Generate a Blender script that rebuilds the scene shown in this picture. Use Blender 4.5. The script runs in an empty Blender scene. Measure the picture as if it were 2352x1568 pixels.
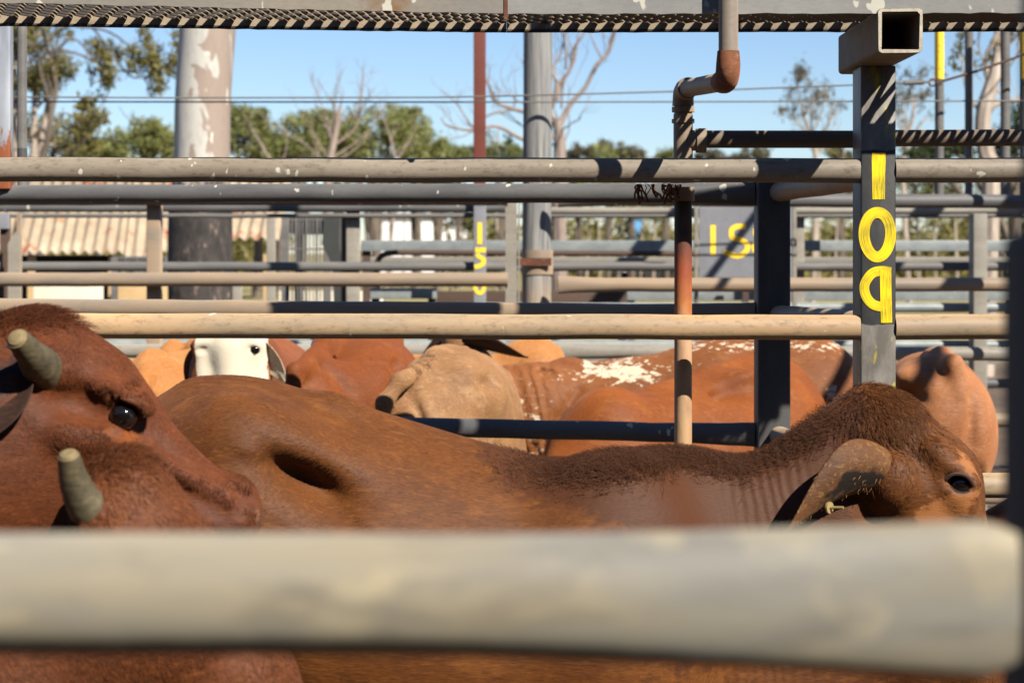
import bpy, math, random
import numpy as np
from mathutils import Vector, Matrix, Quaternion
random.seed(7); rng = np.random.default_rng(7)
C = bpy.context.scene.collection
F_PX, CX, HY, CAM_Z = 4200.0, 1176.0, 575.0, 1.65      # picture measured on a 2352 x 1568 grid

def at(px, py, d, dy=0.0):
    """point seen at (px, py) and lying d metres ahead"""
    return Vector(((px - CX) / F_PX * d, d + dy, CAM_Z - (py - HY) / F_PX * d))

ALB = .62
def lin(r, g, b, k=None):
    f = lambda c: ((c / 255 + .055) / 1.055) ** 2.4 if c / 255 > .04045 else c / 255 / 12.92
    k = ALB if k is None else k
    return (f(r) * k, f(g) * k, f(b) * k, 1.0)

# ------------------------------------------------------------------ materials
class NT:
    def __init__(s, name):
        s.m = bpy.data.materials.new(name); s.m.use_nodes = True
        s.t = s.m.node_tree; s.t.nodes.clear()
        s.out = s.n('ShaderNodeOutputMaterial'); s.b = s.n('ShaderNodeBsdfPrincipled')
        s.l(s.b.outputs[0], s.out.inputs[0])
        s.tc = s.n('ShaderNodeTexCoord')
    def n(s, typ, **kw):
        o = s.t.nodes.new(typ)
        for k, v in kw.items(): setattr(o, k, v)
        return o
    def l(s, a, b): s.t.links.new(a, b)
    def set(s, **kw):
        for k, v in kw.items(): s.b.inputs[k.replace('_', ' ')].default_value = v
    def map(s, scale, rot=(0, 0, 0), coord='Object', loc=(0, 0, 0)):
        m = s.n('ShaderNodeMapping'); m.inputs['Scale'].default_value = scale
        m.inputs['Rotation'].default_value = rot; m.inputs['Location'].default_value = loc
        s.l(s.tc.outputs[coord], m.inputs[0]); return m.outputs[0]
    def noise(s, vec, scale=1, detail=4, rough=.55, dist=0):
        n = s.n('ShaderNodeTexNoise'); n.inputs['Scale'].default_value = scale
        n.inputs['Detail'].default_value = detail; n.inputs['Roughness'].default_value = rough
        n.inputs['Distortion'].default_value = dist
        s.l(vec, n.inputs['Vector']); return n.outputs[0]
    def ramp(s, fac, stops):
        r = s.n('ShaderNodeValToRGB'); e = r.color_ramp.elements
        while len(e) < len(stops): e.new(.5)
        for el, (p, c) in zip(e, stops): el.position = p; el.color = c if len(c) == 4 else (*c, 1)
        s.l(fac, r.inputs[0]); return r.outputs[0]
    def mask(s, fac, a, b):
        r = s.n('ShaderNodeMapRange'); r.inputs[1].default_value = a; r.inputs[2].default_value = b
        s.l(fac, r.inputs[0]); return r.outputs[0]
    def mix(s, fac, a, b, mode='MIX'):
        m = s.n('ShaderNodeMix', data_type='RGBA', blend_type=mode)
        for i, v in ((0, fac), (6, a), (7, b)):
            if hasattr(v, 'links'): s.l(v, m.inputs[i])
            else: m.inputs[i].default_value = v
        return m.outputs[2]
    def math(s, op, a, b=0.0):
        m = s.n('ShaderNodeMath', operation=op)
        for i, v in ((0, a), (1, b)):
            if hasattr(v, 'links'): s.l(v, m.inputs[i])
            else: m.inputs[i].default_value = v
        return m.outputs[0]
    def sep(s, vec):
        x = s.n('ShaderNodeSeparateXYZ'); s.l(vec, x.inputs[0]); return x.outputs
    def bump(s, h, strength=.3, dist=.002, prev=None):
        b = s.n('ShaderNodeBump'); b.inputs['Strength'].default_value = strength; b.inputs['Distance'].default_value = dist
        s.l(h, b.inputs['Height'])
        if prev is not None: s.l(prev, b.inputs['Normal'])
        return b.outputs[0]
    def done(s, col=None, nrm=None, rough=None):
        if col is not None: s.l(col, s.b.inputs['Base Color'])
        if nrm is not None: s.l(nrm, s.b.inputs['Normal'])
        if rough is not None: s.l(rough, s.b.inputs['Roughness'])
        return s.m

def scale4(c, k): return (c[0] * k, c[1] * k, c[2] * k, 1)

def metal(name, c1, c2, stretch=(2, 12, 12), dust=None, rust=None, spots=0.0, rough=.6, metallic=.25, seed=0.0, stain=None):
    """weathered steel: streaky two-tone, dust and rust patches, bird lime splashes"""
    t = NT(name); t.set(Roughness=rough, Metallic=metallic * .5); t.b.inputs['Diffuse Roughness'].default_value = 1.0
    v = t.map(stretch, loc=(seed, seed * 1.7, seed * .3))
    base = t.mix(t.mask(t.noise(v, 1.0, 6, .62), .34, .66), c1, c2)
    fine = t.noise(t.map((60, 140, 140)), 1, 3, .6)
    base = t.mix(t.math('MULTIPLY', t.mask(fine, .45, .75), .35), base, scale4(c1, .55))
    if dust is not None:
        base = t.mix(t.mask(t.noise(t.map((1.3, 7, 7), loc=(seed + 3, 1, 2)), 1, 5, .6), .38, .62), base, dust)
    if stain is not None:
        sv = t.noise(t.map((34, 70, 70), loc=(seed, 5, 2)), 1, 5, .75)
        base = t.mix(t.math('MULTIPLY', t.mask(sv, .52, .70), .6), base, stain)
    if rust is not None:
        rv = t.noise(t.map((3, 3, 3), loc=(seed + 9, 4, 1)), 1, 6, .65)
        base = t.mix(t.mask(rv, .58, .66), base, rust)
    if spots:
        sp = t.noise(t.map((26, 30, 14), loc=(seed + 1, 2, 7)), 1, 2, .5)
        base = t.mix(t.mask(sp, .745 - spots, .765 - spots), base, lin(225, 222, 205))
    h = t.noise(t.map((25, 90, 90)), 1, 4, .6)
    return t.done(base, t.bump(h, .25, .0015))

def fur(name, base, dark, light, rot=(0, .5, 0), patch=None, attr=None, sheen=.25, folds=None, spk=1.1, gloss=.66):
    t = NT(name); t.set(Roughness=gloss); t.b.inputs['Diffuse Roughness'].default_value = .6; t.b.inputs['Specular IOR Level'].default_value = .22 if gloss > .6 else .30
    t.b.inputs['Sheen Weight'].default_value = sheen; t.b.inputs['Sheen Roughness'].default_value = .4
    t.b.inputs['Sheen Tint'].default_value = (1, .88, .7, 1)
    big = t.noise(t.map((3.2, 3.2, 3.2)), 1, 4, .6)
    col = t.mix(t.mask(big, .36, .64), base, dark)
    st = t.noise(t.map((22, 120, 120), rot), 1, 4, .65, .6)
    col = t.mix(t.math('MULTIPLY', t.mask(st, .52, .74), .55), col, light)
    st2 = t.noise(t.map((60, 320, 320), rot), 1, 3, .6, .4)
    col = t.mix(t.math('MULTIPLY', t.mask(st2, .56, .36), .5), col, scale4(dark, .6))
    md = t.noise(t.map((9, 16, 16), rot, loc=(4, 2, 1)), 1, 5, .6, .5)
    col = t.mix(t.math('MULTIPLY', t.mask(md, .55, .72), .35), col, light)
    fk = t.noise(t.map((34, 50, 50), loc=(8, 3, 5)), 1, 3, .6)
    col = t.mix(t.math('MULTIPLY', t.mask(fk, .66, .72), .45), col, scale4(dark, .45))
    if attr:
        for nm, c in attr:
            a = t.n('ShaderNodeAttribute', attribute_name=nm)
            brk = t.noise(t.map((26, 40, 40)), 1, 4, .7)
            f = t.mask(t.math('ADD', t.math('MULTIPLY', t.math('SUBTRACT', brk, .5), spk), a.outputs['Fac']), .42, .58)
            col = t.mix(f, col, c)
    nrm = None
    if folds:
        x = t.sep(t.tc.outputs['Object'])
        ph = t.math('ADD', t.math('MULTIPLY', t.math('ADD', x[0], t.math('MULTIPLY', x[2], folds[1])), 6.283 / folds[0]), t.math('MULTIPLY', t.noise(t.map((12, 12, 7)), 1, 3, .5), 9.0))
        a = t.n('ShaderNodeAttribute', attribute_name='fold')
        nrm = t.bump(t.math('MULTIPLY', t.math('SINE', ph), a.outputs['Fac']), 1.0, folds[2])
    nrm = t.bump(t.noise(t.map((45, 260, 260), rot), 1, 4, .6, .5), .35, .004, nrm)
    nrm = t.bump(t.noise(t.map((9, 14, 14), rot), 1, 4, .6), .22, .012, nrm)
    return t.done(col, nrm)

def plain(name, col, rough=.6, metallic=0, var=.25, scale=8, bump=.15):
    t = NT(name); t.set(Roughness=rough, Metallic=metallic)
    n = t.noise(t.map((scale,) * 3), 1, 5, .6)
    c = t.mix(t.mask(n, .3, .7), scale4(col, 1 - var), scale4(col, 1 + var))
    return t.done(c, t.bump(t.noise(t.map((scale * 8,) * 3), 1, 3, .6), bump, .003))

M = {}
TAN, GREY, DUST, RUST = lin(150, 128, 104), lin(120, 118, 116), lin(190, 158, 122), lin(120, 58, 30)
M['top_rail'] = metal('dusty_steel', lin(172, 160, 142), lin(150, 136, 118), spots=.055, stain=lin(86, 70, 45), metallic=.1, seed=1)
M['mid_rail'] = metal('tan_dusted_steel', lin(198, 170, 132), lin(162, 148, 126), dust=lin(214, 176, 130), spots=.05, stain=lin(120, 96, 70), metallic=.05, seed=2)
M['pipe_grey'] = metal('grey_galvanised', lin(126, 124, 122), lin(98, 98, 100), spots=.045, metallic=.3, seed=3)
M['pipe_tan'] = metal('tan_galvanised', lin(168, 150, 128), lin(140, 130, 118), dust=lin(180, 154, 124), metallic=.1, seed=4)
M['pipe_dim'] = metal('dull_galvanised', lin(140, 136, 130), lin(112, 110, 108), metallic=.25, seed=5)
M['galv'] = metal('bright_galvanised', lin(178, 184, 182), lin(150, 158, 158), stretch=(10, 16, 16), metallic=.3, rough=.5, seed=6)
M['board'] = metal('pale_board', lin(176, 170, 156), lin(158, 150, 136), metallic=.1, seed=7, rust=None, stain=lin(140, 110, 80))
M['rusty'] = metal('rusty_steel', lin(128, 70, 42), lin(92, 50, 32), metallic=.05, rough=.85, seed=8, stain=lin(160, 110, 70))
M['red_oxide'] = metal('red_oxide_paint', lin(138, 66, 46), lin(124, 56, 40), metallic=0, rough=.75, seed=9)
M['brown_pipe'] = metal('brown_pipe', lin(104, 80, 64), lin(84, 64, 52), metallic=0, rough=.8, seed=10)
M['fascia'] = metal('limed_steel', lin(170, 160, 142), lin(150, 146, 138), stretch=(3, 6, 6), spots=.085, rust=lin(150, 112, 70), metallic=.1, seed=11)
M['fascia_grey'] = metal('limed_grey_steel', lin(176, 174, 168), lin(150, 150, 148), stretch=(3, 6, 4), spots=.10, rust=None, metallic=.15, seed=14)
M['mesh'] = metal('mesh_steel', lin(62, 52, 42), lin(48, 42, 34), rust=lin(70, 48, 34), metallic=.1, rough=.75, seed=12)
M['toe'] = metal('toe_board_steel', lin(196, 176, 146), lin(176, 158, 134), rust=None, stain=lin(130, 90, 60), metallic=0, rough=.8, seed=13)
M['beam'] = metal('box_section_steel', lin(140, 124, 106), lin(112, 98, 84), rust=lin(130, 84, 58), metallic=.15, rough=.7, seed=15)
M['cut'] = plain('raw_cut_edge', lin(190, 180, 160), .7, .1, .25, 60, .5)
M['shade_black'] = metal('shade_black', lin(26, 27, 26), lin(18, 19, 18), metallic=0, rough=.8, seed=16)  # near-black base carries the shade on the front right post
M['dark_post'] = metal('dark_steel', lin(92, 90, 88), lin(70, 70, 72), stretch=(14, 14, 2), metallic=.1, rough=.6, seed=17, stain=lin(84, 80, 78))
M['sign_grey'] = metal('grey_painted_sheet', lin(154, 156, 162), lin(138, 140, 146), stretch=(8, 8, 8), metallic=0, rough=.7, seed=18)
M['pole'] = None
M['white_sheet'] = plain('cream_white_sheet', lin(232, 222, 198), .6, 0, .06, 5)
M['tan_board'] = plain('tan_board', lin(206, 172, 122), .7, 0, .12, 5)
M['dark_inside'] = plain('dark_shed_lining', lin(40, 38, 34), .9)
M['horn'] = None
def m_fore():
    t = NT('worn_front_rail'); t.set(Roughness=.65, Metallic=.05); t.b.inputs['Diffuse Roughness'].default_value = 1.0
    a = t.mask(t.noise(t.map((3.2, 12, 12), loc=(2, 1, 5)), 1, 5, .6), .35, .65)
    c = t.mix(a, lin(154, 150, 138), lin(130, 128, 122))
    c = t.mix(t.mask(t.noise(t.map((5, 22, 22), loc=(7, 3, 1)), 1, 4, .55), .42, .68), c, lin(164, 152, 126))
    c = t.mix(t.math('MULTIPLY', t.mask(t.noise(t.map((16, 34, 24), loc=(1, 9, 4)), 1, 3, .55), .56, .74), .6), c, lin(206, 192, 156))
    c = t.mix(t.math('MULTIPLY', t.mask(t.noise(t.map((12, 40, 40), loc=(4, 4, 8)), 1, 3, .55), .54, .74), .6), c, lin(92, 88, 84))
    return t.done(c, t.bump(t.noise(t.map((25, 90, 90)), 1, 4, .6), .25, .0015))
M['foreground'] = m_fore()

def m_pole():
    t = NT('weathered_timber'); t.set(Roughness=.85)
    v = t.map((55, 55, 2.2)); n = t.noise(v, 1, 6, .65, .3)
    c = t.ramp(n, [(.3, lin(92, 94, 96)), (.5, lin(136, 136, 134)), (.72, lin(172, 168, 160))])
    z = t.sep(t.tc.outputs['Object'])[2]
    d = t.mask(t.math('ADD', z, t.math('MULTIPLY', t.noise(t.map((6, 6, 3)), 1, 4, .6), .35)), 1.75, 1.35)
    c = t.mix(t.math('MULTIPLY', d, .8), c, lin(190, 156, 116))
    return t.done(c, t.bump(n, .6, .006))
M['pole'] = m_pole()

def m_horn():
    t = NT('horn'); t.set(Roughness=.6)
    n = t.noise(t.map((40, 40, 40)), 1, 5, .65)
    c = t.ramp(n, [(.3, lin(62, 55, 40)), (.55, lin(94, 84, 60)), (.75, lin(124, 108, 76))])
    return t.done(c, t.bump(t.noise(t.map((30, 30, 120)), 1, 4, .6), .4, .003))
M['horn'] = m_horn()
M['horn_tip'] = plain('cut_horn', lin(132, 114, 76), .7, 0, .25, 90)
def m_eye():
    t = NT('eye'); t.set(Roughness=.06); t.b.inputs['Base Color'].default_value = lin(22, 16, 14)
    t.b.inputs['Specular IOR Level'].default_value = .6
    return t.m
M['eye'] = m_eye()
M['lid'] = plain('eyelid_skin', lin(66, 40, 28), .8, 0, .2, 60)
M['lid_pale'] = plain('eyelid_pale_skin', lin(150, 110, 84), .5, 0, .2, 60)

def m_post109():
    t = NT('number_post_paint'); t.set(Roughness=.5, Metallic=0.05)
    z = t.sep(t.tc.outputs['Object'])[2]
    wob = t.math('MULTIPLY', t.math('SUBTRACT', t.noise(t.map((40, 40, 40)), 1, 3, .6), .5), .012)
    zz = t.math('ADD', z, wob)
    g = t.mix(t.mask(t.noise(t.map((14, 14, 6)), 1, 6, .65), .35, .65), lin(150, 146, 138), lin(98, 92, 84))
    g = t.mix(t.mask(t.noise(t.map((22, 22, 9), loc=(3, 1, 4)), 1, 4, .6), .56, .64), g, lin(184, 168, 30))
    blk = t.mix(t.mask(t.noise(t.map((60, 60, 14)), 1, 5, .6), .5, .8), lin(36, 36, 36), lin(58, 57, 55))
    up = t.mask(zz, POST_Z1 + .0015, POST_Z1 - .0015); lo = t.mask(zz, POST_Z0 - .0015, POST_Z0 + .0015)
    c = t.mix(t.math('MULTIPLY', up, lo), g, blk)
    return t.done(c, t.bump(t.noise(t.map((50, 50, 30)), 1, 4, .6), .25, .002))
POST_Z1 = CAM_Z - (345 - HY) / F_PX * 4.1
POST_Z0 = CAM_Z - (745 - HY) / F_PX * 4.1
M['post109'] = m_post109()

def m_paint():
    t = NT('brushed_yellow_paint'); t.set(Roughness=.45)
    n = t.noise(t.map((1.5, 26, 1), coord='UV'), 1, 4, .7)
    n = t.math('ADD', n, t.math('MULTIPLY', t.math('SUBTRACT', t.noise(t.map((14, 14, 14)), 1, 2, .5), .5), .5))
    c = t.mix(t.mask(n, .44, .60), lin(245, 205, 0, .85), lin(132, 132, 26, .7))
    return t.done(c, t.bump(n, .3, .001))
M['yellow'] = m_paint()
def m_paint2():
    t = NT('worn_yellow_paint'); t.set(Roughness=.6)
    n = t.noise(t.map((60, 60, 60)), 1, 4, .6)
    return t.done(t.mix(t.mask(n, .6, .7), lin(244, 200, 40, .85), lin(170, 140, 60)))
M['yellow_flat'] = m_paint2()

# ------------------------------------------------------------------ mesh helpers
class MB:
    def __init__(s): s.v, s.f, s.uv, s.flat = [], [], [], []
    def add(s, verts, faces, smooth=True):
        o = len(s.v); s.v += [tuple(p) for p in verts]
        s.f += [tuple(i + o for i in f) for f in faces]; s.flat += [not smooth] * len(faces)
    def tube(s, path, r, n=16, cap=True, squash=None):
        """path of points; r a number or list; squash: list of (side, up) factors"""
        P = [Vector(p) for p in path]; k = len(P)
        R = r if isinstance(r, (list, tuple)) else [r] * k
        vs = []; up0 = None
        for i in range(k):
            t = (P[min(i + 1, k - 1)] - P[max(i - 1, 0)]).normalized()
            ref = Vector((0, 0, 1)) if abs(t.z) < .95 else Vector((0, 1, 0))
            if up0 is None: up = (ref - t * ref.dot(t)).normalized()
            else:
                up = (up0 - t * up0.dot(t)).normalized()
            up0 = up; sd = t.cross(up)
            a, b = squash[i] if squash else (1, 1)
            for j in range(n):
                th = 2 * math.pi * j / n
                vs.append(P[i] + sd * (math.cos(th) * R[i] * a) + up * (math.sin(th) * R[i] * b))
        fs = [(i * n + j, i * n + (j + 1) % n, (i + 1) * n + (j + 1) % n, (i + 1) * n + j) for i in range(k - 1) for j in range(n)]
        s.add(vs, fs)
        if cap:
            s.add(vs[:n], [tuple(range(n))[::-1]], False); s.add(vs[-n:], [tuple(range(n))], False)
    def box(s, c, size, rot=None, bevel=0.0):
        hx, hy, hz = [q / 2 for q in size]; c = Vector(c)
        R = rot if rot is not None else Matrix.Identity(3)
        if bevel <= 0:
            v = [c + R @ Vector((x * hx, y * hy, z * hz)) for x in (-1, 1) for y in (-1, 1) for z in (-1, 1)]
            s.add(v, [(0, 1, 3, 2), (4, 6, 7, 5), (0, 4, 5, 1), (2, 3, 7, 6), (0, 2, 6, 4), (1, 5, 7, 3)], False)
        else:
            import bmesh
            bm = bmesh.new(); bmesh.ops.create_cube(bm, size=1)
            for v in bm.verts: v.co = Vector((v.co.x * size[0], v.co.y * size[1], v.co.z * size[2]))
            bmesh.ops.bevel(bm, geom=bm.edges[:], offset=bevel, segments=3, profile=.5, affect='EDGES')
            bm.verts.index_update()
            s.add([c + R @ v.co for v in bm.verts], [[v.index for v in f.verts] for f in bm.faces], True); bm.free()
    def quad(s, a, b, c, d): s.add([a, b, c, d], [(0, 1, 2, 3)], False)
    def build(s, name, mat, parent=None, origin=None, sharp=40):
        return link(name, s.v, s.f, mat, parent, origin, s.flat, sharp)

def link(name, v, f, mat, parent=None, origin=None, flat=None, sharp=None):
    me = bpy.data.meshes.new(name)
    o3 = Vector(origin) if origin is not None else (parent_loc(parent) if parent else Vector((0, 0, 0)))
    vv = [(p[0] - o3.x, p[1] - o3.y, p[2] - o3.z) for p in v]
    me.from_pydata(vv, [], f); me.update()
    if flat is not None: me.polygons.foreach_set('use_smooth', [not q for q in flat])
    else: me.polygons.foreach_set('use_smooth', [True] * len(me.polygons))
    if sharp: me.set_sharp_from_angle(angle=math.radians(sharp))
    if isinstance(mat, (list, tuple)):
        for q in mat: me.materials.append(q)
    elif mat: me.materials.append(mat)
    ob = bpy.data.objects.new(name, me); C.objects.link(ob)
    if parent: ob.parent = parent
    else: ob.location = o3
    return ob

def parent_loc(p):
    q = Vector((0, 0, 0))
    while p is not None: q += p.location; p = p.parent
    return q

def tag(o, label=None, cat=None, group=None, kind=None):
    if label: o['label'] = label
    if cat: o['category'] = cat
    if group: o['group'] = group
    if kind: o['kind'] = kind
    return o

def thing(name, loc, label, cat, group=None):
    o = bpy.data.objects.new(name, None); C.objects.link(o); o.location = loc; o.empty_display_size = .1
    return tag(o, label, cat, group)

def ground_of(p): return Vector((p[0], p[1], 0))

def rail(parent, a, b, r, mat, name='rail', flat_a=0.0, flat_b=0.0, n=20, wob=.0012, seed=0):
    """steel tube from a to b with slight unevenness and crushed ends"""
    a, b = Vector(a), Vector(b); L = (b - a).length; k = max(6, int(L / .12))
    rr = random.Random(seed + int(L * 1000)); path, sq = [], []
    ts = [i / k for i in range(k + 1)]
    if flat_b: ts = [t for t in ts if (1 - t) * L > .32] + [1 - q / L for q in (.30, .25, .20, .15, .11, .07, .04, 0)]
    if flat_a: ts = [q / L for q in (0, .04, .07, .11, .15, .2, .25, .3)] + [t for t in ts if t * L > .32]
    for t in ts:
        p = a.lerp(b, t) + Vector((0, rr.uniform(-wob, wob), rr.uniform(-wob, wob)))
        f = 0
        if flat_b: f = max(f, flat_b * max(0, 1 - (1 - t) * L / .30) ** 1.6)
        if flat_a: f = max(f, flat_a * max(0, 1 - t * L / .30) ** 1.6)
        path.append(p); sq.append((1 - .75 * f, 1 + .55 * f))
    m = MB(); m.tube(path, r, n, True, sq)
    return m.build(name, mat, parent)

def ribbon(parent, name, pts, w, plane_y, mat, thick=.0008):
    """brush stroke in a plane facing the camera; pts are world (x, z)"""
    n = len(pts); W = w if isinstance(w, (list, tuple)) else [w] * n
    v, f, uv = [], [], []; L = 0
    for i in range(n):
        a = Vector(pts[max(i - 1, 0)]); b = Vector(pts[min(i + 1, n - 1)]); t = (b - a).normalized(); nn = Vector((-t.y, t.x))
        if i: L += (Vector(pts[i]) - Vector(pts[i - 1])).length
        for j in range(7):
            q = (j / 6 - .5); p = Vector(pts[i]) + nn * (q * W[i])
            v.append((p.x, plane_y - thick - i * .00002, p.y)); uv.append((L * 10, j / 6))
    for i in range(n - 1):
        for j in range(6):
            a = i * 7 + j; f.append((a, a + 7, a + 8, a + 1))
    ob = link(name, v, f, mat, parent)
    lay = ob.data.uv_layers.new(name='UVMap')
    for lp in ob.data.loops: lay.data[lp.index].uv = uv[lp.vertex_index]
    return ob

def catmull(P, k=8):
    P = [Vector(p) for p in P]; out = []
    for i in range(len(P) - 1):
        a, b, c, d = P[max(i - 1, 0)], P[i], P[i + 1], P[min(i + 2, len(P) - 1)]
        for j in range(k):
            t = j / k
            out.append(.5 * ((2 * b) + (c - a) * t + (2 * a - 5 * b + 4 * c - d) * t * t + (3 * b - a - 3 * c + d) * t ** 3))
    out.append(P[-1]); return out
# ================================================================== FENCES, WALKWAY, PIPES
def post_box(parent, px0, px1, d, ztop, mat, depth=None, name='post', bevel=.006):
    a, b = at(px0, HY, d), at(px1, HY, d); w = b.x - a.x; dp = depth or w
    m = MB(); m.box(((a.x + b.x) / 2, d + dp / 2, ztop / 2), (w, dp, ztop), bevel=bevel)
    return m.build(name, mat, parent)

# ---- ground
def m_ground():
    t = NT('yard_dirt'); t.set(Roughness=.95)
    n = t.noise(t.map((.7, .7, .7)), 1, 8, .65)
    c = t.ramp(n, [(.35, lin(78, 62, 46)), (.55, lin(108, 88, 66)), (.7, lin(130, 110, 84))])
    far = t.mask(t.sep(t.tc.outputs['Object'])[1], 26, 34)
    g = t.ramp(t.noise(t.map((.3, .3, .3)), 1, 8, .7), [(.3, lin(120, 112, 58)), (.55, lin(166, 150, 92)), (.75, lin(100, 108, 52))])
    return t.done(t.mix(far, c, g), t.bump(n, .4, .03))
m = MB(); S = 700
m.quad((-S, -60, 0), (S, -60, 0), (S, 900, 0), (-S, 900, 0))
tag(m.build('ground', m_ground()), kind='structure')

# ---- foreground rail, and post coloured near-black for shade, beside the camera
fg = thing('pen_fence', (0, .95, 0), 'blurred pale steel rail across the very front with a post coloured near-black for shade at its right end', 'fence', 'steel pen fences')
a = at(-900, 1356, .915); b = at(2336, 1374, .915)
L = (b - a).length; path, sq = [], []
for t in [0, .15, .3, .45, .55, .6, .64, .68, .72, .76, .8, .84, .88, .92, .95, .975, .99, .998, 1]:
    p = a.lerp(b, t); f = min(1.0, max(0, (t - .60) / .36)) ** 1.3
    p.z += -.0005 * math.sin(t * 9); path.append(p); e = 1 if t < .985 else (.93 if t < .995 else .86)
    sq.append(((1 - .6 * f) * e, (1 + .30 * f) * e))
m = MB(); m.tube(path, .0300, 28, True, sq); m.build('rail', M['foreground'], fg)
for zz in (1.86, 1.10, .72, .34):
    rail(fg, (a.x, .915, zz), (b.x, .915, zz), .03, M['foreground'])
m = MB(); x0 = at(2384, HY, .99).x
m.box((x0 + .05, .99, .95), (.1, .08, 1.9), bevel=.008); m.build('post', M['shade_black'], fg)
m = MB(); m.box((x0 + .046, .985, .83), (.112, .09, 1.66), bevel=.008); m.build('post_sleeve', M['shade_black'], fg)

# ---- numbered fence
D1 = 4.1; YR = 4.122
near = thing('pen_fence', (.8, D1, 0), 'steel pipe fence with the black post painted 109 in yellow', 'fence', 'steel pen fences')
pl, pr = at(1977, HY, D1).x, at(2058, HY, D1).x
m = MB(); m.box(((pl + pr) / 2, D1 + .05, 1.032), (pr - pl, .1, 2.064), bevel=.004)
post109 = m.build('post', M['post109'], near)
rng_l = at(-500, HY, YR).x; rng_r = at(2900, HY, YR).x
for py0, py1, pz, mat in ((389, 392, .0281, 'top_rail'), (746, 752, .0286, 'mid_rail')):
    zl, zr = at(0, py0, YR).z, at(1960, py1, YR).z
    zz = (zl + zr) / 2
    rail(near, (rng_l, YR, zl), (pl, YR, zr), pz * .99, M[mat], seed=py0)
    rail(near, (pr, YR, zr + .001), (rng_r, YR, zr + .003), pz * .99, M[mat], seed=py1)
for zz in (1.12, .78, .42):
    rail(near, (rng_l, YR, zz), (pl, YR, zz), .0285, M['mid_rail']); rail(near, (pr, YR, zz), (rng_r, YR, zz), .0285, M['mid_rail'])
for xx in (rng_l - .04, rng_r + .04):
    m = MB(); m.box((xx, YR, 1.03), (.08, .1, 2.06), bevel=.004); m.build('post', M['dark_post'], near)

# painted number
def P1(px, py): p = at(px, py, D1); return (p.x, p.z)
k = 4.1 / F_PX
num = [ribbon(post109, 'painted_number', [P1(2018, y) for y in np.linspace(351, 458, 12)], [30 * k, 31 * k, 31.5 * k, 31 * k, 31 * k, 30 * k, 30.5 * k, 30 * k, 29.5 * k, 29 * k, 28.5 * k, 28 * k], D1, M['yellow'])]
o = [P1(2015 + 30.5 * math.sin(t) * (1 + .06 * math.cos(t)), 539 - 51 * math.cos(t)) for t in np.linspace(.1, 2 * math.pi + .35, 44)]
num.append(ribbon(post109, 'painted_number', o, [25 * k] * 44, D1, M['yellow']))
arc = [P1(x, y) for x, y in [(q.x, q.y) for q in catmull([(2046, 625, 0), (2028, 622, 0), (2006, 626, 0), (1991, 642, 0), (1985, 660, 0), (1990, 682, 0), (2004, 698, 0), (2022, 704, 0), (2034, 704, 0)], 5)]]
num.append(ribbon(post109, 'painted_number', arc, 22 * k, D1, M['yellow'], .0007))
num.append(ribbon(post109, 'painted_number', [P1(2033.5 + .05 * (y - 618) * .4, y) for y in np.linspace(618, 741, 12)], [26 * k] * 12, D1, M['yellow'], .0014))

# ---- second fence, slightly askew, ending at a dark post
D2 = 5.17
sec = thing('pen_fence', (.74, D2, 0), 'shaded pipe fence ending at a dark square post left of post 109', 'fence', 'steel pen fences')
p2l, p2r = at(1741, HY, D2).x, at(1816, HY, D2).x
m = MB(); m.box(((p2l + p2r) / 2, D2 + .046, .955), (p2r - p2l, .092, 1.91), bevel=.005); m.build('post', M['dark_post'], sec)
DL = 5.17 + .53 * 1.35
def sec_line(z): return Vector((at(-620, HY, DL).x, DL + .045, z)), Vector((p2l, D2 + .05, z))
for zz, r, mat in ((1.8125, .0285, 'pipe_grey'), (1.467, .028, 'pipe_tan'), (1.1245, .028, 'pipe_grey'), (.79, .028, 'pipe_grey'), (.45, .028, 'pipe_grey')):
    a, b = sec_line(zz); a.z += .02 if zz > 1.7 else .008
    rail(sec, a, b, r, M[mat], flat_b=.45, seed=int(zz * 100))
# return rails between the dark post and post 109
for (pa, pb) in ((440, 408), (723, 744), (1000, 1078), (1290, 1410)):
    a = at(1790, pa, D2); b = at(2006, pb, D1 + .1)
    rail(sec, (a.x, D2 + .005, a.z), (b.x - .002, D1 + .1, b.z), .0275, M['pipe_tan'], name='return_rail')
m = MB(); m.box((at(-640, HY, DL).x, DL + .05, .95), (.09, .09, 1.9), bevel=.005); m.build('post', M['dark_post'], sec)
# uprights standing on it at the far left
m = MB(); x = (at(5, HY, 5.75).x + at(37, HY, 5.75).x) / 2; w = at(37, HY, 5.75).x - at(5, HY, 5.75).x
m.box((x, 5.70, 2.27), (w, w, .86), bevel=.004)
def m_left():
    t = NT('rust_streaked_zinc'); t.set(Roughness=.5, Metallic=.15)
    g = t.mix(t.mask(t.noise(t.map((14, 14, 3)), 1, 5, .6), .35, .65), lin(196, 202, 210), lin(150, 156, 168))
    z = t.sep(t.tc.outputs['Object'])[2]; w = t.noise(t.map((16, 16, 6)), 1, 5, .6)
    low = t.mask(t.math('ADD', z, t.math('MULTIPLY', w, .9)), 2.46, 2.42)
    return t.done(t.mix(low, g, t.mix(w, lin(150, 78, 44), lin(190, 120, 80))))
M['left_post'] = m_left()
m.build('post', M['left_post'], sec)
m = MB(); x = at(51, HY, 5.72).x; m.tube([(x, 5.72, 1.84), (x, 5.72, 2.75)], .0148, 14); pp = m.build('upright_pipe', M['pipe_dim'], sec)
m = MB(); zc = at(51, 357, 5.72).z; m.tube([(x, 5.72, zc - .022), (x, 5.72, zc + .022)], .0160, 14)
m.build('collar', M['dark_post'], sec)

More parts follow.
